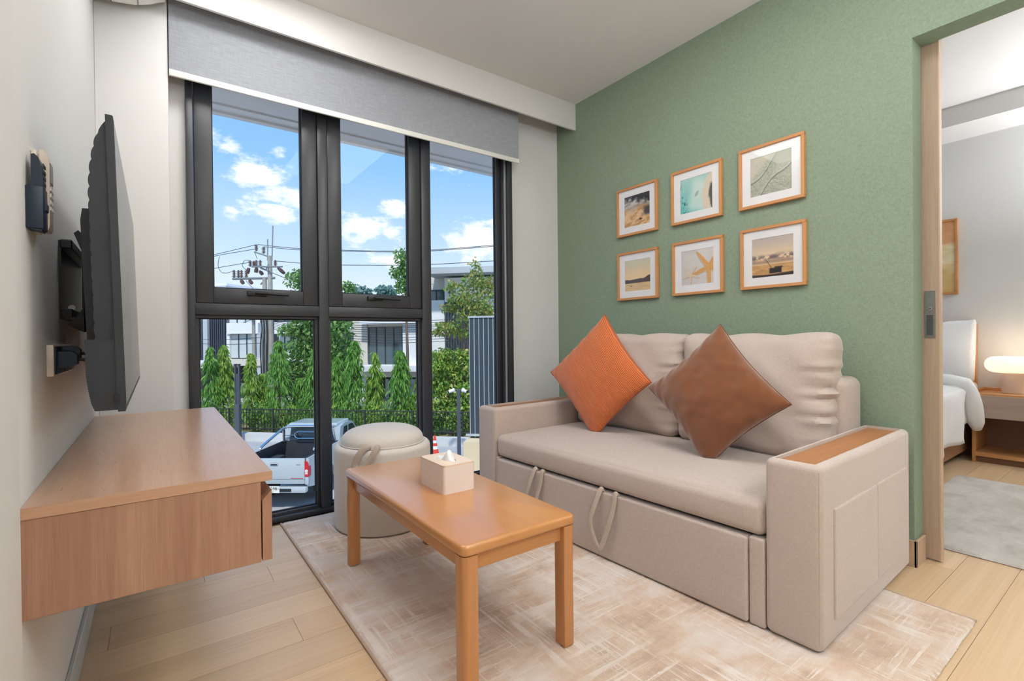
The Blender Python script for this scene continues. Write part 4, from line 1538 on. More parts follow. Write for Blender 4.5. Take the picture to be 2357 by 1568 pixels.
# turned-back fold of the duvet: a fat roll over the edge
pts, rs_ = [], []
for k in range(26):
    t = k / 25
    y = 1.66 - 1.72 * min(1, t / 0.72) if t < 0.72 else -0.06 - 0.045 * math.sin((t - 0.72) / 0.28 * 1.4)
    z = 0.66 + 0.012 * math.sin(t * 22) if t < 0.70 else 0.66 - 0.385 * ((t - 0.70) / 0.30) ** 1.15
    pts.append((1.50 - 0.03 * math.sin(t * 4) + 0.10 * max(0, t - 0.7) / 0.3, y, z))
    rs_.append(0.062 * (0.92 + 0.12 * math.sin(t * 17)) if k < 25 else 0.03)
MB().tube(pts, rs_, 14).build('duvet_fold', MT['bed_linen'], bed, angle=80)
MB().softbox(1.42, BX - 0.10, -0.055, 1.69, 0.30, 0.64, 0.05, 14).build('sheet', MT['bed_linen'], bed)


def pil_fn(p, u):
    k = (1 - u[1] ** 2) * (1 - u[2] ** 2)
    p.x += (0.085 * k) * (1 if u[0] > 0 else -1) + (p.z - 0.6) * 0.16
    p.z += 0.02 * math.sin(p.y * 14) + 0.05 * (abs(u[1]) ** 5) * (1 if u[2] > 0 else -0.4) * (abs(u[2]))
    return p


pw_ = MB().softbox(BX - 0.25, BX - 0.18, -0.045, 0.66, 0.660, 1.135, 0.034, 18, pil_fn)
p1 = pw_.build('pillow', MT['bed_linen'], None, bed.location, angle=80)
tag(p1, 'white pillow propped against the headboard near the nightstand', 'pillow', 'bed pillows')
p2 = p1.copy()
COL.objects.link(p2)
p2.location = (bed.location.x, bed.location.y + 0.80, 0)
tag(p2, 'white pillow propped against the headboard away from the nightstand', 'pillow', 'bed pillows')

ns = empty('nightstand', (5.38, 0.42, 0), 0, 'oak nightstand with grey drawer and open shelf beside the bed', 'nightstand')
NW, ND = 0.595, 0.385
MB().box(0.01, ND, 0, NW, 0.540, 0.560, 0.002, 1).build('top', MT['night_top'], ns)
MB().box(0.0, ND, NW - 0.016, NW, 0.560, 0.586, 0.003, 1).build('tray_edge', MT['night_top'], ns)
MB().box(0.0, ND, 0, 0.016, 0.560, 0.586, 0.003, 1).build('tray_edge', MT['night_top'], ns)
MB().box(ND - 0.016, ND, 0.016, NW - 0.016, 0.560, 0.586, 0.003, 1).build('tray_edge', MT['night_top'], ns)
MB().box(0, 0.02, 0.004, NW - 0.02, 0.366, 0.545, 0.002, 1).build('drawer_front', MT['night_drawer'], ns)
MB().box(0.02, ND, 0.02, NW - 0.02, 0.37, 0.54).build('drawer_box', MT['night_dark'], ns, angle=None)
for yy in (0.0, NW - 0.022):
    MB().box(0.012, ND, yy, yy + 0.022, 0.0, 0.54, 0.002, 1).build('side_panel', MT['bed_wood'], ns)
MB().box(0.02, ND, 0.022, NW - 0.022, 0.05, 0.08).build('shelf', MT['night_top'], ns, angle=None)
MB().box(0.045, 0.06, 0.022, NW - 0.022, 0.0, 0.05).build('plinth', MT['night_dark'], ns, angle=None)
MB().box(ND - 0.012, ND, 0.022, NW - 0.022, 0.08, 0.37).build('back_panel', MT['night_dark'], ns, angle=None)

lx, ly = 5.575, 0.795
lm = empty('table_lamp', (lx, ly, 0.5602), 0, 'glowing mushroom table lamp on the nightstand', 'lamp')
MB().lathe([(0, 0), (0.071, 0), (0.0745, 0.004), (0.0745, 0.19), (0, 0.19)], 48).build('lamp_base', MT['lamp_base'], lm)
prof = []
for k in range(21):
    a = -math.pi / 2 + math.pi * k / 20
    prof.append((0.112 + 0.062 * math.cos(a) if 0 < k < 20 else 0.0, 0.232 + 0.064 * math.sin(a)))
prof = [(0, 0.168), (0.112, 0.168)] + prof[1:-1] + [(0.112, 0.296), (0, 0.2965)]
MB().lathe(prof, 56).build('lamp_shade', emitter('warm_opal_glass', (255, 234, 206), 0.92), lm, angle=60)
pl_ = bpy.data.lights.new('lamp_bulb', 'POINT')
pl_.energy = 1.2
pl_.color = (1.0, 0.78, 0.55)
pl_.shadow_soft_size = 0.13
po = bpy.data.objects.new('lamp_bulb', pl_)
COL.objects.link(po)
po.parent = lm
po.location = (0, 0, 0.40)

# bedroom wall socket behind the lamp and the picture over the bed
so = empty('wall_socket', (XB, 0.84, 0.61), 0, 'white wall socket plate behind the lamp', 'socket')
MB().box(-0.008, 0, -0.06, 0.06, 0, 0.075, 0.002, 1).build('plate', MT['white_plastic'], so)
MB().box(-0.010, -0.008, -0.04, 0.04, 0.01, 0.02).build('slot', MT['charcoal'], so, angle=None)


def art_abstract(u, v):
    n1 = fbm(u * 2.5, v * 7, 31, 5)
    c = mixc(sstep(0.3, 0.7, n1), (228, 202, 150), (246, 230, 194))
    c = mixc(sstep(0.66, 0.74, v + (n1 - 0.5) * 0.12), c, mixc(n1, (214, 146, 98), (234, 182, 136)))
    c = mixc((1 - sstep(0.2, 0.45, v + (n1 - 0.5) * 0.3)) * 0.6, c, (206, 164, 92))
    return c


pb = empty('wall_art', (XB, 1.50, 1.735), 0, 'honey-framed abstract painting above the bed', 'wall art')
aw, ah = 0.66, 0.672
for bx in ((-aw / 2, aw / 2, ah / 2 - 0.02, ah / 2), (-aw / 2, aw / 2, -ah / 2, -ah / 2 + 0.02), (-aw / 2, -aw / 2 + 0.02, -ah / 2 + 0.02, ah / 2 - 0.02), (aw / 2 - 0.02, aw / 2, -ah / 2 + 0.02, ah / 2 - 0.02)):
    MB().box(-0.03, -0.001, *bx, 0.002, 1).build('frame_bar', MT['frame_wood'], pb)
link_mesh('print', print_mesh(aw - 0.04, ah - 0.04, art_abstract), MT['print'], pb, (-0.018, 0, 0))
MB().box(-0.017, -0.002, -aw / 2 + 0.02, aw / 2 - 0.02, -ah / 2 + 0.02, ah / 2 - 0.02).build('backing_board', MT['mat_board'], pb, angle=None)

# ------------------------------------------------------------------ outside: ground, kerb, fence
MT['asphalt'] = plain('grey_paving', (172, 172, 170), 0.85, var=0.14, scale=0.6, bmp=0.1)
MT['road'] = plain('road_asphalt', (122, 122, 124), 0.85, var=0.1, scale=0.8)
MT['soil'] = plain('planting_soil_and_grass', (134, 128, 82), 0.95, var=0.25, scale=1.4)
MT['kerb'] = plain('pale_kerb_concrete', (204, 204, 202), 0.8, var=0.05, scale=2)
MT['iron'] = plain('black_iron', (42, 42, 46), 0.5, var=0.08)
MT['house_white'] = plain('white_render', (232, 234, 236), 0.8, var=0.04, scale=0.7)
MT['house_cream'] = plain('cream_render', (214, 208, 196), 0.8, var=0.04, scale=0.7)
MT['house_grey'] = plain('light_grey_render', (186, 192, 198), 0.8, var=0.05, scale=0.7)
MT['slat'] = plain('dark_blue_slats', (64, 72, 88), 0.6, var=0.05)
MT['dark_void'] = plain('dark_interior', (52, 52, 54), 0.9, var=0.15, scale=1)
MT['curtain'] = plain('pale_curtain', (196, 206, 208), 0.9, var=0.05, scale=3)
MT['tinted'] = plain('tinted_house_glass', (70, 90, 98), 0.08, var=0.15, scale=0.9, spec=0.8)
MT['wframe'] = plain('dark_window_frame', (46, 52, 60), 0.5)
MT['concrete'] = plain('weathered_concrete', (162, 160, 154), 0.85, var=0.1, scale=2.5)
MT['porcelain'] = plain('brown_porcelain', (84, 60, 54), 0.3, var=0.1)
MT['galv'] = plain('galvanised_steel', (140, 146, 150), 0.5, metal=0.3, var=0.08)
MT['wire'] = plain('cable_black', (46, 48, 52), 0.6)
MT['panel_dark'] = plain('slate_grey_cladding', (54, 64, 72), 0.6, var=0.05, scale=1.5)
MT['joint_white'] = plain('white_joint', (176, 184, 188), 0.6)
MT['cream_base'] = plain('cream_painted_wall', (222, 200, 164), 0.8, var=0.03, scale=1)

g = MB()
g.sbox(-60, 60, -3, 120, GROUND - 0.3, GROUND)
go = struct('ground', g, MT['asphalt'], 'grey paved yard below the window')
FV = 18.5                                        # fence line
struct('ground_planting', MB().sbox(-40, 40, FV - 0.2, 24.2, GROUND, GROUND + 0.10), MT['soil'], 'planting strip behind the iron fence')
struct('ground_road', MB().sbox(-40, 40, 24.2, 29.0, GROUND, GROUND + 0.05), MT['road'], 'street beyond the planting strip')
struct('kerb', MB().sbox(-40, 40, FV - 0.55, FV - 0.2, GROUND, GROUND + 0.30), MT['kerb'], 'pale concrete kerb under the fence')

s_l, _ = street(430, 990, FV)
s_r, _ = street(1180, 990, FV)
fence = empty('iron_fence', sw(s_l, FV, GROUND), 0, 'black iron railing along the far edge of the yard', 'fence')
sdir = Vector(S_AX)
ztop, zbot = 1.22, 0.42
for zz in (ztop, zbot, ztop - 0.14):
    MB().tube([Vector((0, 0, zz)), sdir * (s_r - s_l) + Vector((0, 0, zz))], 0.022 if zz != ztop - 0.14 else 0.012, 6).build('rail', MT['iron'], fence)
bar_me = MB().box(-0.011, 0.011, -0.011, 0.011, zbot - 0.1, ztop).mesh('bar', None)
bar_me.materials.append(MT['iron'])
post_me = MB().box(-0.03, 0.03, -0.03, 0.03, 0.28, ztop + 0.04).mesh('post', None)
post_me.materials.append(MT['iron'])
nb = int((s_r - s_l) / 0.135)
for k in range(nb + 1):
    p = sdir * (k * 0.135)
    if k % 15 == 0:
        link_mesh('post', post_me, None, fence, p, (0, 0, R(-45)))
    else:
        link_mesh('bar', bar_me, None, fence, p, (0, 0, R(-45)))

# ------------------------------------------------------------------ pickup truck
TH = R(38.0)
tk = empty('pickup_truck', (2.30, 12.95, GROUND), -TH, 'white pickup truck with an open black load bed', 'truck')
# local axes: x to the truck's right, y forward from the tailgate
MT['car_white'] = plain('white_car_paint', (174, 184, 187), 0.25, var=0.01, coat=0.6)
MT['bed_liner'] = plain('black_bed_liner', (48, 52, 60), 0.7, var=0.12, scale=3)
MT['car_glass'] = plain('dark_car_glass', (40, 50, 54), 0.08, var=0.1, spec=0.8)
MT['tyre'] = plain('tyre_rubber', (30, 30, 31), 0.8)
MT['tail_red'] = plain('red_tail_lamp', (196, 28, 36), 0.15, var=0.05)
MT['tail_clear'] = plain('clear_tail_lamp', (226, 214, 210), 0.15, var=0.03)
W2 = 0.84
# sides of the load bed with wheel arches cut out (profile in y, z)


def arch(yc, r, z0, n=10):
    return [(yc - r * math.cos(math.pi * k / n), z0 + r * math.sin(math.pi * k / n)) for k in range(n + 1)]


side = [(0.02, 0.55)] + arch(1.12, 0.44, 0.42) + [(2.0, 0.42), (2.0, 1.24), (0.0, 1.24)]
for sx, nm in ((-1, 'bed_side'), (1, 'bed_side')):
    MB().prism(side, 'x', sx * W2 - (0.0 if sx < 0 else 0.07), sx * W2 + (0.07 if sx < 0 else 0.0)).build(nm, MT['car_white'], tk, angle=None)
tgp = MB().box(-0.745, 0.745, -0.02, 0.045, 0.62, 1.235, 0.015, 2).build('tailgate', MT['car_white'], tk)
MB().box(-0.10, 0.10, -0.036, -0.018, 1.065, 1.135, 0.01, 2).build('handle', MT['chrome'], tgp)
MB().box(-0.075, 0.075, -0.040, -0.034, 1.075, 1.105).build('handle_recess', MT['black'], tgp, angle=None)
MB().box(-0.745, 0.745, -0.028, -0.018, 0.735, 0.742).build('crease', MT['galv'], tgp, angle=None)
for sx in (-1, 1):
    MB().box(sx * 0.795 - 0.045, sx * 0.795 + 0.045, -0.035, 0.06, 0.60, 0.80, 0.02, 2).build('rear_corner', MT['car_white'], tk)
    tl = MB().prism([(sx * 0.752, 0.80), (sx * 0.845, 0.80), (sx * 0.850, 0.95), (sx * 0.835, 1.10), (sx * 0.80, 1.165), (sx * 0.752, 1.17)], 'y', -0.04, 0.10).build('tail_lamp', MT['tail_red'], tk, angle=None)
    MB().cyl((sx * 0.797, -0.048, 0.94), (sx * 0.797, -0.03, 0.94), 0.036, 18).build('indicator', MT['tail_clear'], tl)
    MB().box(sx * 0.797 - 0.03, sx * 0.797 + 0.03, -0.044, -0.03, 0.86, 0.905).build('reverse_lamp', MT['tail_clear'], tl, angle=None)
MB().box(-0.77, 0.77, 0.045, 1.98, 0.70, 0.76).build('load_floor', MT['bed_liner'], tk, angle=None)
for sx in (-1, 1):
    MB().box(sx * 0.77 - 0.012, sx * 0.77 + 0.012, 0.045, 1.98, 0.76, 1.255).build('liner_side', MT['bed_liner'], tk, angle=None)
    MB().box(sx * 0.62 - 0.14, sx * 0.62 + 0.14, 0.75, 1.5, 0.76, 0.98, 0.04, 2).build('wheel_box', MT['bed_liner'], tk)
MB().box(-0.77, 0.77, 1.93, 1.975, 0.76, 1.255).build('liner_front', MT['bed_liner'], tk, angle=None)
MB().tube([(0.30 + 0.34 * math.cos(a * math.pi / 12), 1.55 + 0.30 * math.sin(a * math.pi / 12), 0.80) for a in range(24)], 0.06, 8, closed=True).build('spare_ring', MT['bed_liner'], tk)
MB().box(-0.80, 0.80, -0.10, 0.06, 0.42, 0.56, 0.03, 2).build('rear_bumper', MT['car_white'], tk)
MB().box(-0.45, 0.45, -0.13, -0.06, 0.46, 0.53, 0.01, 1).build('bumper_step', MT['black'], tk)
pl = MB().box(-0.185, 0.185, -0.148, -0.138, 0.44, 0.60, 0.006, 1).build('number_plate', plain('plate_white', (226, 226, 214), 0.5), tk)


def text_mesh(body, size, depth=0.002):
    cu = bpy.data.curves.new('lettering', 'FONT')
    cu.body = body
    cu.size = size
    cu.align_x = 'CENTER'
    cu.extrude = depth
    cu.resolution_u = 3
    ob = bpy.data.objects.new('lettering', cu)
    COL.objects.link(ob)
    bpy.context.view_layer.update()
    me = bpy.data.meshes.new_from_object(ob.evaluated_get(bpy.context.evaluated_depsgraph_get()))
    bpy.data.objects.remove(ob)
    bpy.data.curves.remove(cu)
    me.materials.clear()
    return me


link_mesh('plate_lettering', text_mesh('บอ 2981', 0.105), MT['black'], pl, (0, -0.150, 0.508), (R(90), 0, 0))
# small worn markings, too blurred in the photo to read
b = MB()
for k in range(5):
    b.box(-0.045 + k * 0.019, -0.032 + k * 0.019, -0.1495, -0.147, 0.458, 0.478)
b.build('plate_small_print', MT['galv'], pl, angle=None)
b = MB()
for k in range(4):
    b.box(0.545 + k * 0.026, 0.563 + k * 0.026, -0.0235, -0.018, 1.072, 1.098)
b.build('badge', MT['galv'], tgp, angle=None)
MB().box(0.40, 0.70, -0.0235, -0.018, 0.752, 0.764).build('decal_stripe', MT['tail_red'], tgp, angle=None)
# cab: body sides, roof, glass
cabp = [(2.02, 0.42), (3.10, 0.42)] + [(3.12, 0.42), (3.75, 0.40)] + arch(4.12, 0.42, 0.42)[0:] + [(4.85, 0.42), (4.92, 0.62), (4.86, 0.92), (4.45, 1.04), (3.72, 1.12), (3.10, 1.60), (2.95, 1.66), (2.45, 1.68), (2.12, 1.62), (2.02, 1.22)]
MB().prism(cabp, 'x', -0.80, 0.80).build('cab', MT['car_white'], tk, angle=20)
MB().softbox(-0.70, 0.70, 2.10, 3.06, 1.60, 1.715, 0.05, 10).build('roof', MT['car_white'], tk)
# rear wall of the cab above the bed slopes: glass set into a frame
MB().prism([(2.005, 1.26), (2.02, 1.24), (2.118, 1.60), (2.10, 1.60)], 'x', -0.62, 0.62).build('rear_window', MT['car_glass'], tk, angle=None)
for sx in (-1, 1):
    MB().prism([(2.22, 1.16), (2.62, 1.16), (2.62, 1.58), (2.36, 1.58)], 'x', sx * 0.806 - 0.004, sx * 0.806 + 0.004).build('side_window', MT['car_glass'], tk, angle=None)
    MB().prism([(2.72, 1.14), (3.60, 1.12), (3.10, 1.53), (2.98, 1.58), (2.72, 1.58)], 'x', sx * 0.806 - 0.004, sx * 0.806 + 0.004).build('side_window', MT['car_glass'], tk, angle=None)
    for yc in (1.12, 4.12):
        wh = MB().cyl((sx * 0.60, yc, 0.36), (sx * 0.83, yc, 0.36), 0.36, 28).build('wheel', MT['tyre'], tk)
        MB().cyl((sx * 0.80, yc, 0.36), (sx * 0.84, yc, 0.36), 0.21, 20).build('hub', MT['chrome'], wh)
# chrome roll bar behind the cab
for sx in (-1, 1):
    MB().tube(bezier([(sx * 0.70, 0.62, 1.25), (sx * 0.70, 0.68, 1.36), (sx * 0.68, 1.25, 1.52), (sx * 0.66, 1.72, 1.64)], 6), 0.034, 10).build('roll_bar_stay', MT['chrome'], tk)
MB().tube(bezier([(-0.72, 1.88, 1.25), (-0.70, 1.84, 1.5), (-0.62, 1.80, 1.66), (0, 1.79, 1.69), (0.62, 1.80, 1.66), (0.70, 1.84, 1.5), (0.72, 1.88, 1.25)], 7), 0.036, 10).build('roll_bar', MT['chrome'], tk)
lpz = [(0.28 + 0.0, 1.50), (-0.28, 1.50)]
ring = [(0.30 + 0.09 * math.sin(math.pi * k / 8), 1.84, 1.43 + 0.09 * math.cos(math.pi * k / 8)) for k in range(9)] + [(-0.30 - 0.09 * math.sin(math.pi * k / 8), 1.84, 1.43 - 0.09 * math.cos(math.pi * k / 8)) for k in range(9)]
MB().tube(ring, 0.014, 8, closed=True).build('roll_bar_guard', MT['chrome'], tk)
for sx in (-1, 1):
    MB().tube([(sx * 0.39, 1.84, 1.43), (sx * 0.66, 1.84, 1.43)], 0.012, 8).build('roll_bar_guard', MT['chrome'], tk)

# ------------------------------------------------------------------ trees
rngt = np.random.RandomState(11)


def leaf_mat(name, a, b_, c_):
    m, t, b = material(name)
    gn = t.n('ShaderNodeNewGeometry').outputs['Random Per Island']
    col = t.ramp(gn, [(0.0, lin(a)), (0.5, lin(b_)), (1.0, lin(c_))])
    t.put(b.inputs['Base Color'], col)
    b.inputs['Roughness'].default_value = 0.55
    b.inputs['Transmission Weight'].default_value = 0.0
    b.inputs['Subsurface Weight'].default_value = 0.0
    tr = t.n('ShaderNodeBsdfTranslucent', {0: col})
    mx = t.n('ShaderNodeMixShader', {0: 0.35, 1: b.outputs[0], 2: tr})
    out = m.node_tree.nodes['Material Output']
    t.t.links.new(mx.outputs[0], out.inputs[0])
    return m


LEAF = [leaf_mat('mast_tree_leaf', (70, 124, 48), (104, 160, 64), (150, 192, 90)),
        leaf_mat('mast_tree_leaf_yellow', (98, 142, 50), (132, 174, 66), (178, 204, 96)),
        leaf_mat('round_leaf_green', (82, 128, 64), (112, 156, 80), (140, 176, 96)),
        leaf_mat('autumn_tint_leaf', (106, 140, 72), (140, 168, 84), (190, 168, 96)),
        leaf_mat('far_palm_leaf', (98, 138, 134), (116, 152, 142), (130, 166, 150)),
        leaf_mat('yellow_green_leaf', (96, 148, 58), (142, 182, 78), (196, 198, 110))]
MT['bark'] = plain('tree_bark', (112, 96, 82), 0.9, var=0.15, scale=6)


def leaves_mesh(pos, direc, length, width, name='foliage'):
    """long leaves: two-segment blades with a slight fold; arrays of equal length"""
    n = len(pos)
    d = direc / np.linalg.norm(direc, axis=1, keepdims=True)
    rnd = rngt.normal(size=(n, 3))
    sd = np.cross(d, rnd)
    sd /= np.linalg.norm(sd, axis=1, keepdims=True)
    L, Wd = length[:, None], width[:, None]
    droop = np.array([0, 0, -1.0])
    a = pos
    m = pos + d * L * 0.5 + droop * L * 0.04
    e = pos + d * L * 0.95 + droop * L * 0.22
    vs = np.stack([a, m + sd * Wd / 2, e, m - sd * Wd / 2], 1).reshape(-1, 3)
    q = (np.arange(n)[:, None] * 4 + np.array([0, 1, 2, 3])).tolist()
    me = bpy.data.meshes.new(name)
    me.from_pydata(vs.tolist(), [], q)
    return me


def mast_tree(px, py_top, v, base_w, mat, label, n=2600, group='narrow trees behind the fence', zb=0.5):
    s, zt = street(px, py_top, v)
    root = empty('mast_tree', sw(s, v, GROUND + 0.1), 0, label, 'tree', group)
    h = zt - GROUND - 0.1
    # drooping branchlets hung with long leaves
    nbr = int(n / 15)
    t = np.sort(rngt.rand(nbr) ** 0.9)
    reach = base_w * 0.76 * np.clip((1 - t) ** 0.6, 0.05, 1) * (0.55 + 0.75 * rngt.rand(nbr)) * np.clip(t / 0.10 + 0.4, 0, 1)
    ang = rngt.rand(nbr) * 2 * np.pi
    zz = zb + (h - zb) * t
    pos, dr = [], []
    for k in range(nbr):
        m_ = 15
        q = np.sqrt(rngt.rand(m_))
        drop = 0.55 * reach[k] * q ** 2 + 0.10 * q
        out = np.array([np.cos(ang[k]), np.sin(ang[k])])
        pos.append(np.stack([out[0] * reach[k] * q, out[1] * reach[k] * q, zz[k] + 0.12 - drop], 1) + rngt.normal(size=(m_, 3)) * 0.035)
        dr.append(np.stack([np.full(m_, out[0] * 0.35), np.full(m_, out[1] * 0.35), np.full(m_, -0.95)], 1) + rngt.normal(size=(m_, 3)) * 0.30)
    pos, dr = np.concatenate(pos), np.concatenate(dr)
    pos[:, 2] = np.clip(pos[:, 2], 0.25, h - 0.03)
    n = len(pos)
    me = leaves_mesh(pos, dr, 0.17 + 0.13 * rngt.rand(n), 0.034 + 0.026 * rngt.rand(n))
    link_mesh('foliage', me, mat, root)['kind'] = 'stuff'
    MB().tube([(0, 0, 0), (0.02, 0.01, h * 0.5), (0, 0, h * 0.95)], [0.055, 0.04, 0.01], 7).build('trunk', MT['bark'], root)


MAST = [(484, 797, 19.6, .78, 0, 'slim mast tree half hidden by the window jamb'), (514, 792, 20.2, .88, 1, 'slim mast tree second from the window jamb'),
        (576, 812, 19.8, .72, 1, 'sparse yellow-green mast tree beside the light pole'), (641, 782, 19.4, 1.02, 0, 'dense dark green mast tree in front of the utility pole'),
        (606, 858, 20.4, .62, 1, 'short mast tree between the light pole and the dense one'), (726, 800, 19.5, 1.0, 0, 'mast tree behind the truck roof beside the centre mullion'),
        (776, 820, 20.0, .85, 0, 'mast tree just right of the centre mullion'), (816, 782, 19.4, .98, 0, 'tall pointed mast tree left of the dark balcony window'),
        (863, 808, 19.7, .72, 1, 'thin mast tree before the middle of the balcony window'), (921, 805, 19.3, .98, 0, 'bushy mast tree right of the balcony window'),
        (968, 862, 19.8, .70, 1, 'short mast tree behind the right mullion'), (690, 868, 20.6, .70, 0, 'short mast tree left of the truck roof')]
for px, py, v, bw, mi, lab in MAST:
    mast_tree(px, py, v, bw, LEAF[mi], lab, 2600 if bw > .8 else 1700)


def leafy_tree(name, label, base, trunk_h, blobs, mat, n, leaf, group='leafy trees outside', lw=0.6, br=1.0):
    """branching tree: trunk, boughs to every leaf cluster, oval leaves in clusters"""
    root = empty(name, base, 0, label, 'tree', group)
    pos, dr = [], []
    bb = MB()
    bb.tube([(0, 0, 0), (0.04, 0.03, trunk_h * 0.6), (0.0, 0.05, trunk_h)], [0.09 * br, 0.075 * br, 0.06 * br], 8)
    tot = sum(b_[3] ** 2 for b_ in blobs)
    for (x, y, z, r, fl) in blobs:
        k = max(20, int(n * r * r / tot))
        p = rngt.normal(size=(k, 3))
        p /= np.linalg.norm(p, axis=1, keepdims=True)
        p *= (rngt.rand(k, 1) ** 0.45) * r * np.array([1, 1, fl])
        pos.append(p + np.array([x, y, z]))
        dr.append(rngt.normal(size=(k, 3)) + np.array([0, 0, -0.25]))
        bb.tube(bezier([(0, 0.05, trunk_h * 0.92), (x * 0.4, y * 0.4, trunk_h + (z - trunk_h) * 0.55), (x, y, z)], 3), [r_ * br for r_ in (0.045, 0.038, 0.032, 0.026, 0.02, 0.014, 0.008)], 5)
    pos, dr = np.concatenate(pos), np.concatenate(dr)
    L = leaf * (0.7 + 0.6 * rngt.rand(len(pos)))
    link_mesh('foliage', leaves_mesh(pos, dr, L, L * lw), mat, root)['kind'] = 'stuff'
    bb.build('trunk', MT['bark'], root)
    return root


def px_blobs(base_px, v, spec):
    """clusters given by where the photo shows them, spread in depth"""
    s0, _ = street(base_px, 900, v)
    out = []
    for (px, py, r, fl, dv_) in spec:
        s, z = street(px, py, v)
        off = S_AX * (s - s0) + V_AX * dv_
        out.append((off[0], off[1], z - GROUND, r, fl))
    return sw(s0, v, GROUND), out


base, bl_ = px_blobs(1075, 19.4, [(1095, 612, .22, 1.2, 0), (1088, 650, .45, .8, .2), (1050, 660, .30, .5, -.3), (1120, 655, .40, .8, .3), (1068, 690, .55, .55, 0), (1110, 700, .50, .7, -.2),
                                  (1035, 708, .35, .4, .2), (1090, 730, .60, .5, 0), (1030, 750, .36, .4, -.2), (1065, 765, .45, .4, .2), (1140, 660, .35, 1.0, 0), (1010, 764, .28, .4, 0),
                                  (1140, 720, .4, .8, .2)])
leafy_tree('deciduous_tree', 'airy tinted tree rising behind the slate screen', base, 2.6, [(x, y, z, r * 1.4, f) for x, y, z, r, f in bl_], LEAF[3], 3600, 0.14, br=0.5)
base, bl_ = px_blobs(1040, 19.5, [(1010, 840, .55, .7, 0), (1050, 850, .60, .7, .3), (1000, 880, .55, .8, .2), (1085, 840, .5, .8, 0), (1030, 900, .65, .8, .3), (1075, 890, .6, .8, .2), (1005, 930, .6, .8, 0),
                                  (1060, 935, .65, .8, .2), (1100, 930, .5, .9, .2), (1030, 960, .6, .7, .4), (990, 970, .5, .8, .4), (1075, 975, .5, .7, .4), (1020, 815, .4, .5, 0), (1065, 815, .4, .5, 0)])
leafy_tree('deciduous_tree', 'low bushy yellow-green tree behind the camera pole', base, 1.0, [(x, y, z, r * 1.15, f) for x, y, z, r, f in bl_], LEAF[5], 9000, 0.15, br=0.6)
base, bl_ = px_blobs(733, 22.5, [(690, 645, .7, .9, 0), (700, 690, .8, .8, .3), (735, 720, 1.0, .8, 0), (765, 735, .8, .7, .3), (700, 735, .8, .6, .2), (680, 760, .7, .5, -.2), (720, 770, 1.0, .7, .3), (775, 760, .9, .8, 0),
                                 (695, 800, .9, .7, 0), (745, 810, 1.1, .9, .3), (785, 810, .8, .9, 0), (690, 840, .9, .8, 0), (760, 850, 1.0, .8, .2), (795, 660, .5, .6, .2)])
leafy_tree('deciduous_tree', 'broad leafy tree behind the centre mullion', base, 3.0, bl_, LEAF[2], 7500, 0.20)
base, bl_ = px_blobs(938, 23.0, [(930, 590, .5, 1.0, 0), (922, 625, .6, .7, .2), (940, 655, .7, .8, 0), (950, 690, .7, .8, .2), (955, 620, .6, 1.0, 0), (965, 660, .6, 1.0, 0)])
leafy_tree('deciduous_tree', 'tall leafy tree standing up beside the second sash', base, 5.5, bl_, LEAF[2], 2600, 0.17)
for k, (px, py) in enumerate(((832, 668), (889, 664))):
    base, bl_ = px_blobs(px, 46.0, [(px, py + 4, 1.0, .6, 0), (px - 9, py + 8, .7, .5, 0), (px + 9, py + 8, .7, .5, 0), (px, py + 12, .9, .5, 0)])
    leafy_tree('distant_tree', ('far bluish tree top, left of the pair', 'far bluish tree top, right of the pair')[k], base, 5.0, bl_, LEAF[4], 700, 0.42, 'far tree tops')
# undergrowth along the railings
for k, (px, w_) in enumerate(((470, .6), (530, .6), (592, .5), (655, .8), (700, .6), (752, .8), (800, .8), (850, .8), (900, .8), (945, .7), (1000, .6), (1060, .6), (1110, .6))):
    s, _ = street(px, 985, 19.2)
    c = empty('shrub', sw(s, 19.25, GROUND + 0.1), 0, None, None)
    nn = 420
    p = rngt.normal(size=(nn, 3))
    p /= np.linalg.norm(p, axis=1, keepdims=True)
    p = p * rngt.rand(nn, 1) ** .4 * np.array([w_, w_ * .5, .62]) + np.array([0, 0, .68])
    link_mesh('foliage', leaves_mesh(p, rngt.normal(size=(nn, 3)), 0.13 + .07 * rngt.rand(nn), 0.06 + .03 * rngt.rand(nn)), LEAF[k % 2], c)['kind'] = 'stuff'
    MB().tube([(0, 0, 0), (0.02, 0, 0.4), (0, 0.01, 0.7)], [0.025, 0.02, 0.008], 6).build('stem', MT['bark'], c)
    ORD = ('leftmost', 'second', 'third', 'fourth', 'fifth', 'sixth', 'seventh', 'eighth', 'ninth', 'tenth', 'eleventh', 'twelfth', 'rightmost')
    tag(c, ('%s leafy shrub from the left along the iron railing' % ORD[k] if 0 < k < 12 else '%s leafy shrub along the iron railing' % ORD[k]), 'shrub', 'shrubs along the railing')

# ------------------------------------------------------------------ houses across the street
HV = 30.0


def house(name, label):
    s, _ = street(700, 900, HV)
    return empty(name, (0, 0, 0), 0, label, 'house', 'houses across the street')


def hpart(root, nm, rect, v0, depth, mat):
    """box whose front face shows at the pixel rectangle (x0, x1, y0, y1) at distance v0"""
    x0, x1, y0, y1 = rect
    s0, z1 = street(x0, y0, v0)
    s1, z0 = street(x1, y1, v0)
    return MB().sbox(s0, s1, v0, v0 + depth, z0, z1).build(nm, MT[mat], root, angle=None)


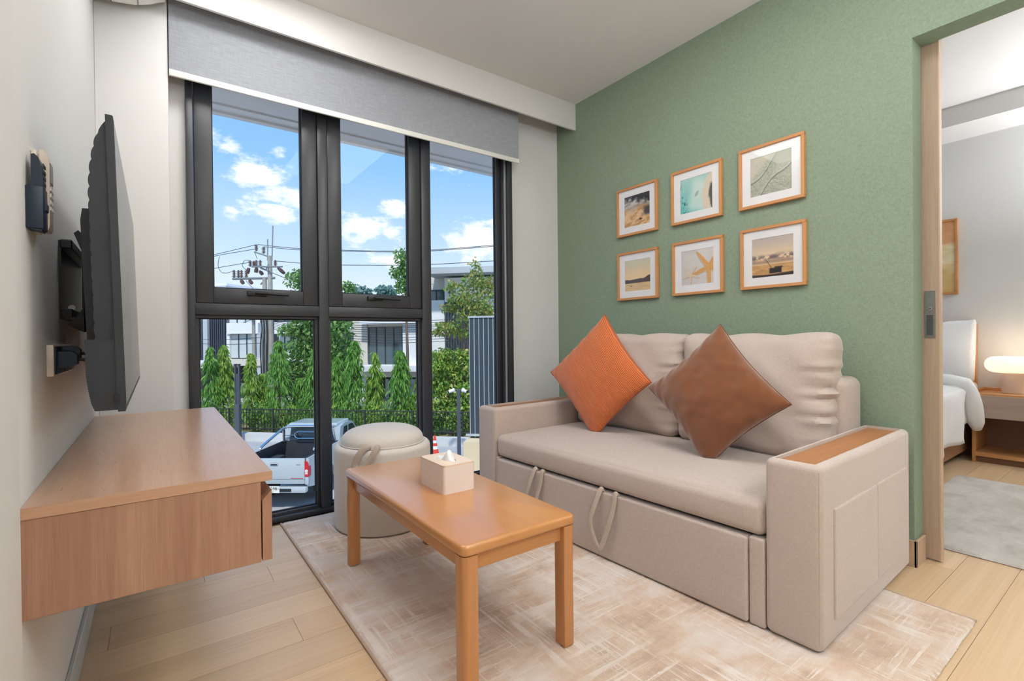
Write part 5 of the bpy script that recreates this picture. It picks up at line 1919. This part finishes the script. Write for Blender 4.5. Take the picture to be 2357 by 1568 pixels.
def hslats(root, rect, v0, pitch=0.16, wd=0.07, mat='slat'):
    x0, x1, y0, y1 = rect
    s0, z1 = street(x0, y0, v0)
    s1, z0 = street(x1, y1, v0)
    hold = MB().sbox(s0, s1, v0 + 0.2, v0 + 0.25, z0, z1).build('screen_backing', MT['tinted'], root, angle=None)
    k = 0
    s = s0
    p0 = sw(0, v0, 0)
    me = MB().sbox(0, wd, 0, 0.10, 0, z1 - z0).mesh('slat', None)
    me.materials.append(MT[mat])
    while s < s1:
        link_mesh('slat', me, None, hold, sw(s, v0, z0))
        s += pitch


def hwindow(root, rect, v0, cols, mat='tinted', frame=0.06, curtain=False):
    x0, x1, y0, y1 = rect
    s0, z1 = street(x0, y0, v0)
    s1, z0 = street(x1, y1, v0)
    fr = MB()
    fr.sbox(s0, s1, v0, v0 + 0.08, z0, z0 + frame)
    fr.sbox(s0, s1, v0, v0 + 0.08, z1 - frame, z1)
    for k in range(cols + 1):
        sx = s0 + (s1 - s0 - frame) * k / cols
        fr.sbox(sx, sx + frame, v0, v0 + 0.08, z0 + frame, z1 - frame)
    wn = fr.build('window', MT['wframe'], root, angle=None)
    for k in range(cols):
        a = s0 + (s1 - s0 - frame) * k / cols + frame
        b_ = s0 + (s1 - s0 - frame) * (k + 1) / cols
        MB().sbox(a, b_, v0 + 0.04, v0 + 0.06, z0 + frame, z1 - frame).build('pane', MT['curtain' if curtain else mat], wn, angle=None)


GY = 905                                           # pixel row safely below the ground floor
h1 = house('town_house', 'white house with dark slatted screens behind the leftmost trees')
hpart(h1, 'wall', (430, 524, 655, 832), HV + 0.6, 6.0, 'house_white')
hslats(h1, (434, 466, 722, 830), HV + 0.1)
hpart(h1, 'column', (466, 478, 690, 832), HV - 0.1, 0.6, 'house_grey')
hslats(h1, (480, 519, 722, 830), HV + 0.1)
hpart(h1, 'floor_slab', (430, 524, 830, 848), HV - 0.2, 1.2, 'house_white')
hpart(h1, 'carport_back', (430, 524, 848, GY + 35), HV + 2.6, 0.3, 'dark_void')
hpart(h1, 'roof', (424, 520, 660, 668), HV - 0.6, 6.0, 'house_grey')
h2 = house('town_house', 'white house with curtained window beside the utility pole')
hpart(h2, 'wall', (519, 602, 690, 840), HV + 0.4, 6.0, 'house_white')
hpart(h2, 'spandrel', (521, 594, 744, 768), HV - 0.3, 0.7, 'house_white')
hpart(h2, 'pier', (521, 529, 766, 832), HV - 0.2, 0.6, 'house_white')
hwindow(h2, (525, 585, 726, 745), HV - 0.05, 3, curtain=True)
hwindow(h2, (529, 588, 768, 826), HV - 0.05, 3, curtain=True)
hpart(h2, 'floor_slab', (521, 602, 827, 842), HV - 0.35, 0.9, 'house_cream')
hpart(h2, 'pier', (590, 600, 766, 870), HV - 0.25, 0.6, 'house_grey')
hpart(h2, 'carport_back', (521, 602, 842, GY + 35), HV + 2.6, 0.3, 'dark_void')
hwindow(h2, (552, 566, 880, 925), HV + 2.4, 1, curtain=True)
h3 = house('town_house', 'white house with a jutting balcony right of the utility pole')
hpart(h3, 'wall', (600, 706, 690, 832), HV + 0.8, 6.0, 'house_white')
hpart(h3, 'dark_bay', (598, 632, 700, 832), HV + 0.3, 0.6, 'slat')
hpart(h3, 'balcony', (631, 694, 742, 768), HV - 0.6, 1.2, 'house_white')
hwindow(h3, (636, 690, 724, 742), HV + 0.5, 3)
hwindow(h3, (639, 686, 768, 820), HV + 0.2, 3, curtain=True)
hpart(h3, 'floor_slab', (631, 706, 818, 832), HV - 0.2, 1.0, 'house_white')
hpart(h3, 'pier', (692, 704, 770, 832), HV - 0.1, 0.8, 'house_white')
hpart(h3, 'carport_back', (600, 706, 832, GY + 35), HV + 2.6, 0.3, 'dark_void')
h4 = house('town_house', 'white house with slatted bay and small windows behind the centre mullion')
hpart(h4, 'wall', (704, 816, 690, 820), HV + 0.8, 6.0, 'house_white')
hpart(h4, 'dark_bay', (770, 795, 735, 812), HV + 0.4, 0.5, 'slat')
hwindow(h4, (801, 815, 765, 815), HV + 0.6, 1)
hwindow(h4, (718, 764, 765, 812), HV + 0.6, 3)
hpart(h4, 'floor_slab', (704, 820, 812, 832), HV - 0.2, 1.2, 'house_white')
hpart(h4, 'carport_back', (704, 832, 832, GY + 35), HV + 2.6, 0.3, 'dark_void')
h5 = house('town_house', 'white house with a large dark balcony window')
hpart(h5, 'wall', (813, 846, 700, 868), HV + 0.2, 6.0, 'house_cream')
hpart(h5, 'wall', (926, 1000, 700, 868), HV - 0.2, 6.4, 'house_white')
hpart(h5, 'wall', (846, 926, 690, 752), HV + 0.2, 6.0, 'house_cream')
hpart(h5, 'parapet', (826, 980, 712, 744), HV - 0.6, 1.2, 'house_white')
hwindow(h5, (845, 928, 752, 842), HV + 0.35, 4)
hpart(h5, 'balcony', (828, 962, 842, 856), HV - 0.9, 1.4, 'house_white')
hpart(h5, 'canopy', (826, 1000, 855, 869), HV - 0.3, 1.0, 'house_cream')
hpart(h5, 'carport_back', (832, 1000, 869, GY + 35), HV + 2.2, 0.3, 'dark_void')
hpart(h5, 'column', (833, 839, 869, GY + 35), HV - 0.2, 0.3, 'house_white')
hwindow(h5, (884, 908, 871, 925), HV + 2.0, 2, curtain=True)
hwindow(h5, (940, 975, 871, 915), HV + 2.0, 2, curtain=True)
h6 = house('town_house', 'tall white house with a grey flat roof behind the tinted tree')
HV6 = 26.0
hpart(h6, 'roof', (975, 1195, 617, 624), HV6 - 1.4, 7.0, 'house_grey')
hpart(h6, 'wall', (975, 1024, 622, 668), HV6 + 0.6, 5.0, 'house_cream')
hpart(h6, 'wall', (975, 1024, 692, 830), HV6 - 0.1, 5.0, 'house_white')
hwindow(h6, (985, 1023, 668, 693), HV6 + 0.5, 2)
hpart(h6, 'wall', (1023, 1195, 640, 692), HV6 - 0.3, 5.0, 'house_white')
hpart(h6, 'wall_lamp', (1032, 1036, 668, 676), HV6 - 0.4, 0.1, 'wframe')
hslats(h6, (1024, 1120, 690, 836), HV6 - 0.2, 0.15, 0.07)
hpart(h6, 'wall', (1120, 1195, 690, 830), HV6 - 0.2, 5.0, 'house_white')
hpart(h6, 'lower_wall', (975, 1195, 835, 960), HV6 + 0.4, 4.0, 'house_grey')
hwindow(h6, (1030, 1100, 860, 905), HV6 + 0.3, 3)

# ------------------------------------------------------------------ utility pole with its gear
PV = 24.5


def pp(px, py, dv_=0.0):
    s, z = street(px, py, PV + dv_)
    return Vector(sw(s, PV + dv_, z))


pole = empty('utility_pole', (0, 0, 0), 0, 'twin concrete utility pole with crossarms and brown insulators', 'utility pole')
for px, tp in ((621, 589), (609, 640)):
    t0 = pp(px, tp)
    b0 = Vector((t0.x, t0.y, GROUND))
    MB().tube([b0, t0], [0.17, 0.115], 10).build('pole_shaft', MT['concrete'], pole)
for (a, b_) in (((616, 551), (616, 600)), ((628, 520), (626, 600))):
    MB().tube([pp(*a), pp(*b_)], 0.035, 6).build('extension', MT['galv'], pole)


def beam(p0, p1, r=0.055, nm='crossarm'):
    return MB().tube([p0, p1], r, 6).build(nm, MT['galv'], pole)


beam(pp(536, 642), pp(632, 640), 0.075)
beam(pp(586, 580), pp(617, 590), 0.05)
beam(pp(580, 614, -.3), pp(650, 614, -.3), 0.05)
beam(pp(600, 617, -.2), pp(618, 624, -.2), 0.05)
beam(pp(612, 622, -.2), pp(618, 608, -.2), 0.03, 'brace')
beam(pp(600, 655), pp(612, 642), 0.04, 'brace')


def insulator(px, py0, py1, dv_=0.0, r=0.10):
    a, b_ = pp(px, py1, dv_), pp(px, py0, dv_)
    h = (b_ - a).length
    prof = [(0, 0), (r * .35, 0)]
    for k in range(4):
        z = h * (0.12 + 0.21 * k)
        prof += [(r * .45, z), (r, z + h * .03), (r * .9, z + h * .09), (r * .45, z + h * .12)]
    prof += [(r * .4, h), (0, h)]
    MB().lathe(prof, 10, a).build('insulator', MT['porcelain'], pole)


for px, y0, y1 in ((590, 563, 578), (607, 568, 584), (576, 600, 614), (584, 601, 614), (590, 599, 613), (599, 599, 614), (634, 599, 612), (539, 622, 640), (549, 622, 640), (556, 622, 640), (567, 622, 640)):
    insulator(px, y0, y1)
for (x, y, x2, y2) in ((573, 617, 569, 630), (591, 616, 589, 628), (598, 624, 604, 632), (640, 617, 654, 629), (555, 645, 560, 653), (574, 645, 580, 653)):
    MB().tube([pp(x, y), pp((x + x2) / 2, (y + y2) / 2), pp(x2, y2)], [0.07, 0.11, 0.09], 8).build('fuse_cutout', MT['porcelain'], pole)
for pts in (((505, 590), (502, 612), (510, 627), (525, 628), (540, 622)), ((576, 600), (563, 600), (558, 612), (567, 622)), ((586, 580), (592, 596)), ((566, 646), (586, 668))):
    MB().tube(bezier([pp(*p) for p in pts], 5), 0.014, 5).build('jumper_wire', MT['wire'], pole)
# bundle of pale telecom cables strapped to the shaft
for k in range(5):
    MB().tube(bezier([pp(600 + k * 3, 728, -.2), pp(603 + k * 3, 760, -.25), pp(599 + k * 4, 800, -.2), pp(602 + k * 3, 860, -.2)], 5), 0.03, 5).build('cable_bundle', MT['galv'] if k % 2 else MT['wire'], pole)
# second, thinner pole behind
p2_ = empty('concrete_post', (0, 0, 0), 0, 'thin concrete street post left of the utility pole', 'post')
t0 = pp(583, 690, 1.5)
MB().tube([(t0.x, t0.y, GROUND), tuple(t0)], [0.12, 0.09], 8).build('post_shaft', MT['concrete'], p2_)
MB().tube([tuple(pp(583, 735, 1.4)), tuple(pp(560, 742, 1.2))], 0.03, 6).build('bracket', MT['galv'], p2_)

# lines: each a wire of its own
WIRES = [((440, 599), (508, 583), (588, 564), 'uppermost wire left of the pole'), ((440, 602), (508, 587), (585, 574), 'second wire left of the pole'),
         ((440, 629), (505, 616), (576, 604), 'third wire left of the pole'),
         ((593, 563), (700, 573), (870, 578), 'upper wire of the close pair in the middle sash'), ((608, 568), (700, 576), (870, 580), 'lower wire of the close pair in the middle sash'),
         ((634, 601), (740, 609), (870, 611), 'single lower wire in the middle sash'), ((654, 629), (680, 642), (730, 660), 'slack wire dropping right from the pole'),
         ((626, 628), (670, 645), (720, 662), 'faint wire dropping right below the pole arms')]
for a, m_, b_, lab in WIRES:
    tag(MB().tube(bezier([pp(*a), pp(*m_), pp(*b_)], 8), 0.016, 5).build('overhead_wire', MT['wire'], None), lab, 'wire', 'overhead wires')
for a, m_, b_, lab in (((870, 578), (990, 576), (1200, 559), 'upper wire crossing the right pane'), ((870, 580), (990, 578), (1200, 562), 'wire close under the upper one in the right pane'),
                       ((870, 611), (990, 609), (1200, 597), 'lower wire crossing the right pane')):
    tag(MB().tube(bezier([pp(*a), pp(*m_), pp(*b_)], 8), 0.016, 5).build('overhead_wire', MT['wire'], None), lab, 'wire', 'overhead wires')
for k, yy in enumerate((738, 743, 749, 753, 758, 763, 768, 775, 781, 787)):
    o = MB().tube(bezier([pp(612, 725 + k * 3), pp(700, 732 + k * 4.6), pp(880, yy + 2), pp(1060, yy - 3), pp(1200, yy - 9)], 6), 0.013, 5).build('telecom_cable', MT['wire'], None)
    tag(o, '%s telecom cable from the top, strung past the balcony window house' % ('first', 'second', 'third', 'fourth', 'fifth', 'sixth', 'seventh', 'eighth', 'ninth', 'tenth')[k], 'cable', 'telecom cables')
for k, (ya, yb) in enumerate(((778, 776), (786, 790))):
    o = MB().tube(bezier([pp(430, ya + 4), pp(520, (ya + yb) / 2 + 5), pp(612, yb)], 6), 0.014, 5).build('telecom_cable', MT['wire'], None)
    tag(o, ('upper cable strung left of the pole past the curtained window', 'lower cable strung left of the pole past the curtained window')[k], 'cable')

# ------------------------------------------------------------------ yard furniture
# slate-coloured slatted screen on a cream plinth, close on the right
SV = 11.0


def sp(px, py, dv_=0.0):
    s, z = street(px, py, SV + dv_)
    return s, z


s0, zt = sp(1080, 732)
s1, _ = sp(1146, 728)
_, zb = sp(1083, 1008)
screen = empty('slatted_screen', sw(s0, SV, zb), 0, 'tall slate grey panelled screen on a cream plinth', 'screen')
n_p = 12
pwid = (s1 - s0) / 6.05
hgt = zt - zb
me = MB().sbox(0.007, pwid - 0.007, 0, 0.06, 0, hgt).mesh('panel', None)
me.materials.append(MT['panel_dark'])
mj = MB().sbox(-0.007, 0.007, -0.004, 0.05, 0, hgt).mesh('joint', None)
mj.materials.append(MT['joint_white'])
for k in range(n_p):
    link_mesh('panel', me, None, screen, tuple(S_AX * pwid * k))
    link_mesh('joint', mj, None, screen, tuple(S_AX * pwid * k))
MB().sbox(-0.03, pwid * n_p, -0.02, 0.08, hgt, hgt + 0.04).build('top_rail', MT['joint_white'], screen, angle=None)
MB().sbox(-0.10, pwid * n_p, -0.05, -0.02, 0.05, 0.10).build('low_rail', MT['joint_white'], screen, angle=None)
sa_, za = sp(1068, 1010, -.4)
pln = tag(MB().sbox(sa_, sa_ + 4.0, SV - 0.45, SV + 0.9, GROUND, zb - 0.005).build('plinth_wall', MT['cream_base'], None, angle=None), 'cream painted plinth wall under the slate screen', 'wall')

# camera pole
s, z = street(1057, 1045, 16.6)
zt_ = street(1055, 898, 16.6)[1]
cp = empty('camera_pole', sw(s, 16.6, GROUND), 0, 'grey pole carrying two white security cameras', 'camera pole')
hgt = zt_ - GROUND
MT['pole_grey'] = plain('grey_pole_paint', (74, 80, 88), 0.5)
MB().box(-0.055, 0.055, -0.055, 0.055, 0, hgt, 0.008, 1).build('pole', MT['pole_grey'], cp, rot=(0, 0, R(-45)))
arm_ = MB().tube([tuple(S_AX * -0.16 + np.array([0, 0, hgt])), tuple(S_AX * 0.16 + np.array([0, 0, hgt]))], 0.03, 8).build('arm', MT['pole_grey'], cp)
for sg in (-1, 1):
    c0 = S_AX * sg * 0.15 + np.array([0, 0, hgt])
    c1 = S_AX * sg * 0.33 - V_AX * 0.1 + np.array([0, 0, hgt - 0.05])
    cm = MB().tube([tuple(c0), tuple(c0 * .9 + c1 * .1), tuple(c0 * .7 + c1 * .3), tuple(c1)], [0.075, 0.085, 0.055, 0.06], 12).build('security_camera', MT['white_plastic'], cp)
    dd = (c1 - c0) / np.linalg.norm(c1 - c0)
    MB().tube([tuple(c1), tuple(c1 + dd * 0.02)], 0.05, 12).build('lens', MT['black'], cm)

# traffic cone
s, z = street(1001, 1050, 16.4)
cn_ = empty('traffic_cone', sw(s, 16.4, GROUND), 0, 'orange traffic cone with white bands in the yard', 'cone')
MT['cone'] = plain('orange_cone', (226, 66, 42), 0.5)
MB().box(-0.19, 0.19, -0.19, 0.19, 0, 0.03, 0.005, 1).build('base', MT['cone'], cn_)
MB().lathe([(0.15, 0.03), (0.03, 0.72), (0, 0.725)], 24).build('cone_body', MT['cone'], cn_)
for a, b_ in ((0.25, 0.36), (0.46, 0.55)):
    ra, rb = 0.15 - 0.12 * (a - 0.03) / 0.69 + 0.002, 0.15 - 0.12 * (b_ - 0.03) / 0.69 + 0.002
    MB().lathe([(ra, a), (rb, b_)], 24).build('reflective_band', MT['white_plastic'], cn_)

# dark light post inside the fence
s, z = street(548, 1000, 17.6)
lp_ = empty('light_post', sw(s, 17.6, GROUND), 0, 'dark grey twin-blade garden light post', 'light post')
zt2 = street(547, 838, 17.6)[1] - GROUND
MB().box(-0.11, 0.11, -0.08, 0.08, 0, 1.55, 0.01, 1).build('post_base', MT['pole_grey'], lp_, rot=(0, 0, R(-45)))
for k in (-1, 1):
    o = S_AX * k * 0.08
    MB().box(-0.025, 0.025, -0.04, 0.04, 1.55, zt2).build('blade', MT['pole_grey'], lp_, tuple(o), (0, 0, R(-45)), angle=None)
    MB().box(-0.045, 0.045, -0.05, 0.05, zt2 - 0.06, zt2, 0.005, 1).build('lamp_head', MT['wframe'], lp_, tuple(o), (0, 0, R(-45)))
MB().box(-0.03, 0.03, -0.03, 0.03, 1.55, zt2 - 0.4).build('core', MT['pole_grey'], lp_, rot=(0, 0, R(-45)), angle=None)

# put the origin of everything that was laid out in world space at its own base
bpy.context.view_layer.update()
for o in list(COL.objects):
    if o.parent is not None or o.get('category') is None or o.location.length > 1e-6:
        continue
    kids = [c for c in o.children]
    pts = []
    for c in ([o] if o.type == 'MESH' else kids):
        n_ = len(c.data.vertices) if c.type == 'MESH' else 0
        if n_:
            co_ = np.empty(n_ * 3)
            c.data.vertices.foreach_get('co', co_)
            pts.append(co_.reshape(-1, 3) + np.array(c.location))
    if not pts:
        continue
    pts = np.concatenate(pts)
    ctr = Vector(((pts[:, 0].min() + pts[:, 0].max()) / 2, (pts[:, 1].min() + pts[:, 1].max()) / 2, pts[:, 2].min()))
    if o.type == 'MESH':
        o.data.transform(Matrix.Translation(-ctr))
    for c in kids:
        c.location = c.location - ctr
    o.location = ctr
